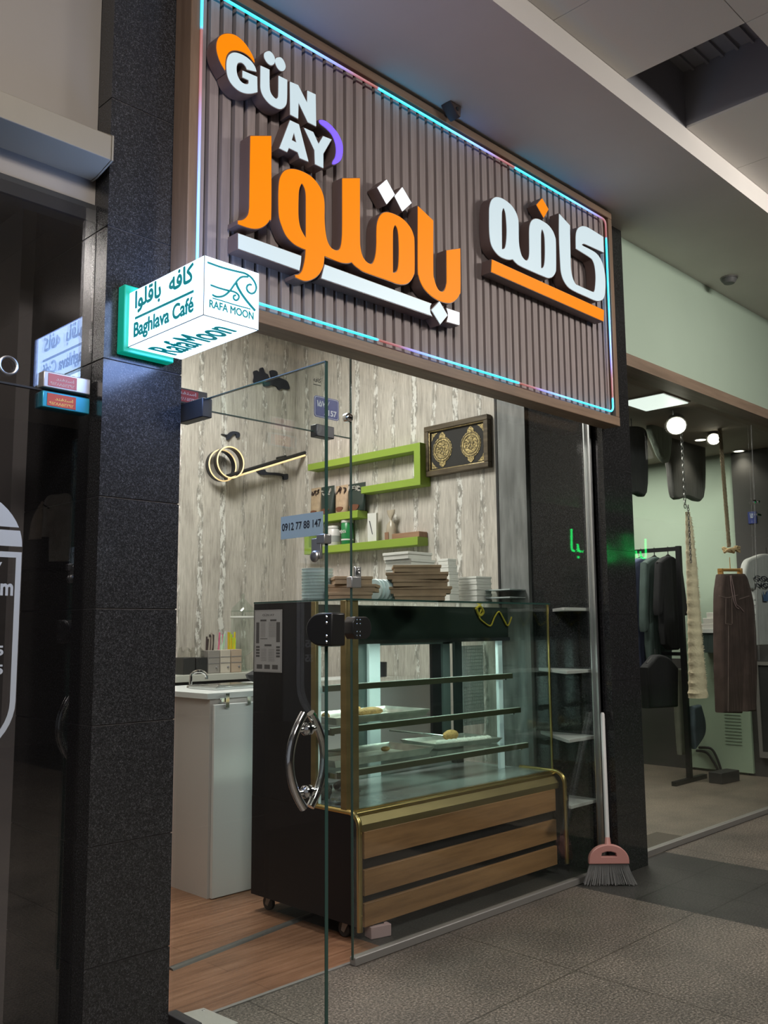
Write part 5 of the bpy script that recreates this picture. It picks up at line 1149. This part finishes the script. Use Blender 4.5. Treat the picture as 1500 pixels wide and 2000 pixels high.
for tx_, x0_, y0_, w_, h_ in (('GOOD', 860, 283, 150, 30), ('NOTES', 870, 325, 150, 30)):
    a = ony(R6[0]+x0_*.33, R6[1]+y0_*.33, Y9); b = ony(R6[0]+(x0_+w_)*.33, R6[1]+y0_*.33, Y9); put_text(mb, tx_, a, (1, 0, 0), (0, 0, 1), b.x-a.x, h_*.33*dist(a)/FPX, .001, .02)
for k, yy in enumerate((400, 440, 490, 548)):
    a = ony(R6[0]+830*.33, R6[1]+(yy+8)*.33, Y9); put_text(mb, ['\uFEE5\uFE8E\uFEA4\uFEA0\uFEE7', '\u06F2\u06F5 \u06F4\u06F2', '\uFEF2\uFEE0\uFED4\uFEB3', '\uFE8E\uFEE3'][k], a, (1, 0, 0), (0, 0, 1), .12, .03, .001, .01)
mb.build('shirt_print', M['ink'], ts)
a = ony(1490, 1160, Y9); MB().prism([(-.04, .03), (.0, -.02), (.06, .04), (.06, -.06), (-.03, -.06)], (a.x+.04, Y9, a.z), (1, 0, 0), (0, 0, 1), (0, -1, 0), .001).build('shirt_emblem', mat('blue_print', (.08, .16, .33), .6), ts)
# clothes rail with garments
XK = 7.42
rk = empty('clothes_rack', (XK, 4.2, 0), 'black metal clothes rail standing in the neighbouring shop', 'clothes rack')
a = onx(1325, 1071, XK); pb = onx(1332, 1515, XK); b = onx(1243, 1076, XK); yk = a.y
M['rackm'] = mat('rack_steel', (.02, .02, .022), .4, .6)
MB().box((XK-.02, yk-.02, .03), (XK+.02, yk+.02, a.z+.02)).build('upright', M['rackm'], rk)
MB().box((XK-.02, yk+1.0, .03), (XK+.02, yk+1.04, a.z+.02)).build('upright', M['rackm'], rk)
MB().box((XK-.015, yk, a.z-.02), (XK+.015, yk+1.03, a.z+.015)).build('rail', M['rackm'], rk)
for yy in (yk, yk+1.02): MB().box((XK-.28, yy-.02, 0), (XK+.28, yy+.02, .035)).build('foot', M['rackm'], rk)
MB().box((XK-.015, yk+.02, 1.05), (XK+.015, yk+1.02, 1.08)).build('lower_rail', M['rackm'], rk)
labs = [('black long coat at the near end of the clothes rail', M['shirt_bk'], .75, .32), ('dark grey green shirt on the clothes rail between blue and black', M['shirt_gr'], .95, .34), ('slate blue long shirt on the clothes rail', M['shirt_bl'], .98, .36), ('dark garment at the far end of the clothes rail', M['shirt_bk'], .9, .36)]
for k, (lb, m_, hgt, wd) in enumerate(labs):
    y_ = yk+.10+k*.13; z1_ = a.z-.07; t = empty('hanging_coat', (XK, y_, z1_-hgt), lb, 'garment', 'garments on the clothes rail')
    out = [(-.05, z1_), (-wd*.55, z1_-.05), (-wd*.62, z1_-.10), (-wd*.80, z1_-.62*hgt), (-wd*.62, z1_-.64*hgt), (-wd*.48, z1_-.3), (-wd*.50, z1_-hgt), (wd*.50, z1_-hgt), (wd*.48, z1_-.3), (wd*.62, z1_-.64*hgt), (wd*.80, z1_-.62*hgt), (wd*.62, z1_-.10), (wd*.55, z1_-.05), (.05, z1_)]
    me = curve_mesh([cat_rom(out, 3)], .03, -.014, .018); MB().mesh(me, lambda p: Vector((XK+p.x, y_+p.z, p.y))).build('cloth', m_, t)
    MB().tube([(XK-.2, y_, z1_-.06), (XK, y_, z1_+.02), (XK+.2, y_, z1_-.06)], .009, 6).tube([(XK, y_, z1_+.02), (XK, y_, a.z+.022)], .004, 6).build('hanger', M['blackm'], t)
garment('hanging_trousers', [(385,810,1),(440,805,1),(465,1310,1),(415,1315,1),(400,1100)], R6, 3.9, M['jean_g'], 'faded grey green trousers hanging low on the clothes rail end', 'trousers', None, .06, None, .02)
garment('hanging_trousers', [(485,1030,1),(530,1020,1),(555,1120),(550,1200),(500,1280,1),(488,1150)], R6, 3.72, M['jean_b'], 'blue folded jeans hanging low behind the rack upright', 'trousers', None, .06, None, .02)
garment('orange_edge_jacket', [(200,800,1),(235,760),(270,725),(330,740),(385,800,1),(384,1030,1),(215,1040,1)], R6, 3.7, M['shirt_bk'], 'dark jacket on an orange hanger on the lower rail', 'jacket', (272, 735, 690), .08)
# wall side: green door panel, counter, framed appliance, blue sign
M['greenp'] = mat('pale_green_panel', (.36, .46, .34), .4)
a = onx(1358, 1250, XQ-.03); b = onx(1474, 1507, XQ-.03)
gd = empty('green_cupboard', (XQ-.03, (a.y+b.y)/2, 0), 'pale green cupboard with chrome bow handle on the shop side wall', 'cupboard')
MB().box((XQ-.05, b.y, .02), (XQ-.003, a.y+.1, onx(1400, 1245, XQ-.03).z)).build('cupboard_front', M['greenp'], gd, bevel=.003)
h_ = onx(1398, 1282, XQ-.06); h2 = onx(1400, 1335, XQ-.06)
MB().tube([(XQ-.05-.05*math.sin(PI*k/12), h_.y, h_.z+(h2.z-h_.z)*k/12) for k in range(13)], .010, 8).build('bow_handle', M['chrome'], gd)
vt = MB(); c0 = onx(1415, 1395, XQ-.052); c1 = onx(1450, 1455, XQ-.052)
for k in range(10): z = c1.z+(c0.z-c1.z)*k/9; vt.box((XQ-.056, c1.y, z-.004), (XQ-.0505, c0.y, z+.004))
vt.build('vent_slots', mat('vent_green', (.25, .33, .25), .5), gd)
a = onx(1372, 1240, XQ-.2); wt = empty('wall_counter', (XQ-.15, a.y, 1.0), 'white wall counter with dark front over the green cupboard', 'counter')
z_ = onx(1395, 1236, XQ-.2).z; y1_ = onx(1365, 1236, XQ-.2).y; y0_ = onx(1440, 1236, XQ-.2).y
MB().box((XQ-.22, y0_, z_), (XQ-.002, y1_, z_+.03)).build('counter_top', M['white_gl'], wt); zlo = onx(1395, 1275, XQ-.2).z
MB().box((XQ-.20, y0_, zlo), (XQ-.002, y1_, z_)).build('counter_front', M['shirt_gr'], wt)
bz = z_+.031
for k, (w_, lb) in enumerate(((.16, 'lowest pale box on the wall counter'), (.14, 'middle pale box on the wall counter'), (.10, 'topmost pale box on the wall counter'))):
    tag(MB().rbox((XQ-.12, y1_-.12, bz), (w_, w_*1.2, .05), .1*k).build('small_box', M['card'], bevel=.003), lb, 'box', 'pale boxes on the wall counter'); bz += .0505
struct(MB().box((XQ-.02, onx(1356, 1400, XQ).y+.02, 0), (XQ-.001, 5.59, 1.0)), 'trim_11', M['dark_wall'])
dpn = onx(1440, 1100, XQ-.01)
struct(MB().box((XQ-.02, 2.80, 0), (XQ-.001, dpn.y, 2.87)), 'trim_9', M['dark_wall'])
a = onx(1476, 1292, XQ-.04); b = onx(1500, 1480, XQ-.04)
fr_ = empty('framed_cabinet', (XQ-.03, (a.y+b.y)/2, b.z), 'dark cabinet with pale frame low on the side wall at the right edge', 'cabinet')
MB().box((XQ-.06, b.y-.2, b.z), (XQ-.021, a.y, a.z)).build('cabinet_body', M['blackm'], fr_); MB().box((XQ-.075, b.y-.2, a.z-.03), (XQ-.0605, a.y, a.z)).box((XQ-.075, a.y-.03, b.z), (XQ-.0605, a.y, a.z-.03)).box((XQ-.075, b.y-.2, b.z), (XQ-.0605, a.y-.03, b.z+.05)).build('cabinet_frame', M['alu_dull'], fr_)
a = onx(1460, 1000, XQ-.03); b = onx(1478, 1022, XQ-.03)
sgn = MB().box((XQ-.03, b.y, b.z), (XQ-.022, a.y, a.z)).build('blue_sign', M['plate'], bevel=.003); tag(sgn, 'small blue wall sign high on the dark panel at the right', 'sign')
mb = MB(); put_text(mb, '\u06F1\u06F5\u06F6', (XQ-.0305, a.y-.02, b.z+.05), (0, -1, 0), (0, 0, 1), (a.y-b.y)*.6, .05, .001, .02); mb.build('sign_numbers', M['plate_w'], sgn)
# glass-door fittings of the neighbour
a = ony(1475, 980, YR-.015); ft = empty('glass_door_fitting', a, 'chrome glass clamp and cable on the neighbouring shop glass', 'clamp')
MB().lathe([(.018, 0), (.016, -.012), (0, -.014)], (a.x, YR-.006, a.z), 16, 0, 'Y').lathe([(.014, 0), (.012, -.012), (0, -.014)], (a.x+.07, YR-.006, a.z+.005), 16, 0, 'Y').box((a.x+.02, YR-.018, a.z-.10), (a.x+.09, YR-.006, a.z-.085)).build('clamp', M['chrome'], ft)
MB().tube([ony(1467, 830, YR-.008), ony(1474, 975, YR-.008), ony(1483, 1290, YR-.008)], .0018, 5).build('cable', M['alu'], ft)
mat_ = onz(1290, 1636, 0); tag(MB().box((4.80, 2.79, 0), (5.42, 2.98, .022)).build('door_mat', mat('brown_mat', (.085, .07, .055), .9), bevel=.004), 'small brown step mat inside the neighbouring shop at the pillar', 'mat')
a = onz(1415, 1527, 0); tag(MB().rbox((a.x, a.y, 0), (.28, .12, .09), -.1).build('floor_socket_box', M['blackm'], bevel=.004), 'small black box on the shop floor below the green cupboard', 'box')
mb = MB(); strokes(mb, [([(1360,1466),(1380,1470),(1395,1490),(1402,1504)], 1), ([(1365,1460),(1388,1462),(1400,1480),(1408,1503)], 1)], lambda u, v: onx(u, v, XQ-.08), .012); tag(mb.build('cable_loop', M['black']), 'black looped cable in front of the green cupboard foot', 'cable')
# sensors on the soffit
a = onz(1424, 548, ZS-.02); t = empty('smoke_detector', (a.x, a.y, ZS), 'small dark smoke detector on the soffit at the right', 'smoke detector'); MB().lathe([(.05, 0), (.05, -.02), (.035, -.04), (0, -.042)], (a.x, a.y, ZS), 20).build('housing', mat('detector_grey', (.12, .12, .12), .5), t); MB().lathe([(.058, 0), (.058, -.008)], (a.x, a.y, ZS), 20).build('detector_base', M['alu_dull'], t)
a = onz(880, 222, ZS-.04); t = empty('soffit_camera', (a.x, a.y, ZS), 'dark wedge-shaped device on the soffit above the big sign', 'camera'); MB().prism([(-.035, 0), (.042, 0), (.035, -.055), (.014, -.045)], (a.x, a.y-.03, ZS-.001), (1, 0, 0), (0, 0, 1), (0, 1, 0), .06).build('camera_body', mat('camera_brown', (.05, .03, .028), .5), t, bevel=.004); MB().lathe([(.010, 0), (.009, -.005), (0, -.005)], (a.x+.012, a.y-.03, ZS-.025), 14, 0, 'Y').build('camera_lens', M['black'], t)

# ------------------------------------------------------------------ left-hand shop
YLG = 2.737
struct(MB().box((-4, 2.745, 2.70), (XL0-.001, 2.85, ZS)), 'wall_front_left', M['white_wall'])
w4 = empty('window_4', (.5, YLG, 0), kind='structure')
zj = ony(100, 765, YLG).z
MB().box((-4, YLG-.005, zj+.003), (XL0-.002, YLG+.005, 2.70)).build('transom_pane', M['glass_dark'], w4); MB().box((-4, YLG-.005, .01), (XL0-.002, YLG+.005, zj-.003)).build('door_pane', M['glass_dark'], w4)
MB().box((-4, YLG-.0056, zj-.003), (XL0-.002, YLG+.0056, zj+.003)).build('pane_edge', M['blackm'], w4)
M['fit_w'] = mat('steel_patch_fitting', (.52, .49, .47), .3, .5); M['fit_b'] = mat('blue_film_fitting', (.03, .30, .42), .3, .3); M['red2'] = mat('faded_red_sticker', (.50, .16, .18), .6); M['red3'] = mat('orange_red_sticker', (.42, .06, .035), .6); M['yel'] = mat('sticker_yellow', (.7, .5, .15), .6)
for nm, (u0, v0, u1, v1), m_, ms, txt in (('patch_fitting', (86, 722, 156, 765), M['fit_w'], M['red2'], M['sticker_txt']), ('patch_fitting', (84, 757, 156, 790), M['fit_b'], M['red3'], M['yel'])):
    a = ony(u0, v0, YLG-.025); 
    up_ = nm and m_ is M['fit_w']; z0, z1 = (zj+.006, zj+.058) if up_ else (zj-.058, zj-.006); x0_ = a.x; x1_ = XL0-.012
    f_ = MB().box((x0_, YLG-.024, z0), (x1_, YLG+.024, z1)).build(nm, m_, w4, bevel=.003)
    mb = MB().box((x0_+.015, YLG-.0255, z0+.006), (x0_+.11, YLG-.0242, z1-.006))
    put_text(mb, '\uFEAA\uFEE8\uFED4\uFE98\uFEB3\uFE8D', (x0_+.04, YLG-.0257, z0+.026), (1, 0, 0), (0, 0, 1), .06, .011, .0004, .015, 1); put_text(mb, '\u06F9\u06F1\u06F2\u06F8\u06F8\u06F5\u06F2\u06F2\u06F9\u06F2', (x0_+.022, YLG-.0257, z0+.010), (1, 0, 0), (0, 0, 1), .08, .010, .0004, .015, 1)
    s_ = mb.build('service_sticker', [ms, txt], f_); s_['label'] = 'printed red sticker'
a = ony(16, 714, YLG-.012); MB().tube([(a.x+.027*math.cos(2*PI*k/28), YLG-.012, a.z+.027*math.sin(2*PI*k/28)) for k in range(28)], .005, 8, closed=True).build('ring_pull', M['alu'], w4)
# white vinyl arch on the door glass
M['vinyl'] = mat('grey_white_vinyl', (.42, .46, .52), .5)
E_ = lambda u, v: (lambda w: (w.x, w.z))(ony(u, v, YLG-.0058))
xr, _ = E_(43, 1068); ztop = E_(0, 985)[1]; zsp = E_(43, 1068)[1]; zbt = E_(30, 1370)[1]
hw = .20; xc = xr-hw
apex = zsp+.17
arch = lambda w_, h_, z_, n=20: [(xc+w_*math.cos(PI*k/n), z_+h_*math.sin(PI*k/n)) for k in range(n+1)]
zln = E_(30, 1033)[1]
vy = empty('vinyl_emblem', (xc, YLG-.006, zbt-.1), 'pale arched vinyl emblem with lettering on the dark left shop glass', 'vinyl emblem')
H0 = apex-zsp; full = arch(hw, H0, zsp)
fs_ = math.asin(min(1, (zln-zsp)/H0)); up_pts = [(xc+hw*math.cos(q), zsp+H0*math.sin(q)) for q in [fs_+.03+(PI-2*fs_-.06)*k/20 for k in range(21)]]
lo_pts = [(xc+hw*math.cos(q), zsp+H0*math.sin(q)) for q in [(fs_-.03)*k/6 for k in range(7)]]; lo_pts += [(2*xc-x, z) for x, z in lo_pts[::-1]]
def vin(pts, nm): MB().prism(pts, (0, YLG-.0053, 0), (1, 0, 0), (0, 0, 1), (0, -1, 0), .0008).build(nm, M['vinyl'], vy)
vin(up_pts, 'arch_cap'); vin(lo_pts, 'arch_band')
z1_ = zsp-.017; z2_ = zbt; r_ = hw*.95
wl = .017; path_o = [(xc-hw, z1_), (xc+hw, z1_), (xc+hw, z2_)]+[(xc+r_*math.cos(-PI*k/24)+(hw-r_)*math.cos(-PI*k/24), z2_-.17*math.sin(PI*k/24)) for k in range(1, 24)]+[(xc-hw, z2_)]
path_i = [(xc+(x-xc)*(1-wl/hw), (z1_-wl if z >= z1_-1e-6 else z2_+(z-z2_)*.9)) for x, z in path_o]
me = curve_mesh([path_o, path_i], .0008); MB().mesh(me, lambda p: Vector((p.x, YLG-.0057-p.z, p.y))).build('arch_outline', M['vinyl'], vy)
for tx_, u0, u1, v0, v1 in (('m', 0, 26, 1163, 1140), ('5', -9, 7, 1281, 1261), ('5', -9, 6, 1318, 1298), ('y', -14, 4, 1120, 1098)):
    a = E_(u0, v0); b = E_(u1, v1); mb = MB(); put_text(mb, tx_, (a[0], YLG-.0055, a[1]), (1, 0, 0), (0, 0, 1), b[0]-a[0], b[1]-a[1], .0008, .03)
    mb.build('vinyl_lettering', M['vinyl'], vy)
# shutter box
zt_, zb2 = 2.905, 2.822
sb = empty('shutter_box', (0, 2.66, zb2), 'long cream roller shutter box over the dark left shop front', 'shutter box')
MB().prism([(2.735, 2.985), (2.60, 2.905), (2.60, 2.822), (2.70, 2.800), (2.735, 2.800)], (-4, 0, 0), (0, 1, 0), (0, 0, 1), (1, 0, 0), 4+1.376).build('shutter_casing', M['shutter'], sb, bevel=.002)
MB().prism([(2.735, 2.987), (2.597, 2.907), (2.597, 2.820), (2.70, 2.798), (2.735, 2.798)], (1.376, 0, 0), (0, 1, 0), (0, 0, 1), (1, 0, 0), .006).build('end_cap', M['shutter'], sb)
struct(MB().box((-4, 2.735, 2.66), (XL0-.001, 2.80, 2.72)), 'trim_10', M['blackm'])
struct(MB().box((-4, 4.9, 0), (1.4, 5.0, 2.9)), 'wall_back', mat('left_shop_wall', (.10, .09, .085), .8)); struct(MB().box((-4, 2.80, 2.86), (1.4, 5, 2.9)), 'ceiling', M['dark_wall'])
L5 = (0, 900, .275)
YO = 2*YLG+4.86
def opposite(*a, **k):          # hung on the opposite shopfront, seen in the dark glass
    t = garment(*a, **k); t.location.y = 2*YLG-t.location.y
    return t
opposite('hanging_tshirt', [(410,240),(500,255),(505,480),(490,715,1),(350,715,1),(350,500),(340,540,1),(300,540,1),(320,280)], L5, YO, cloth('beige_cloth', (.70, .66, .60)), 'beige T-shirt of the shop opposite, mirrored in the dark left glass', 'T-shirt', (440, 245, 110))
opposite('hanging_tshirt', [(230,420),(290,300),(300,320),(290,555,1),(205,560,1)], L5, YO-.2, cloth('sand_cloth', (.66, .56, .46)), 'sand coloured garment left of the mirrored beige T-shirt', 'T-shirt', (265, 300, 160))
lr = empty('garment_rail', (0, -4.9, 1.9), 'dark wall rail of the shop opposite, mirrored below the beige T-shirt', 'rail')
a = ony(-60, 1118, YO-.05); b = ony(135, 1112, YO-.05); a.y = b.y = 2*YLG-a.y; MB().tube([a, b], .03, 8).build('rail', M['rackm'], lr)
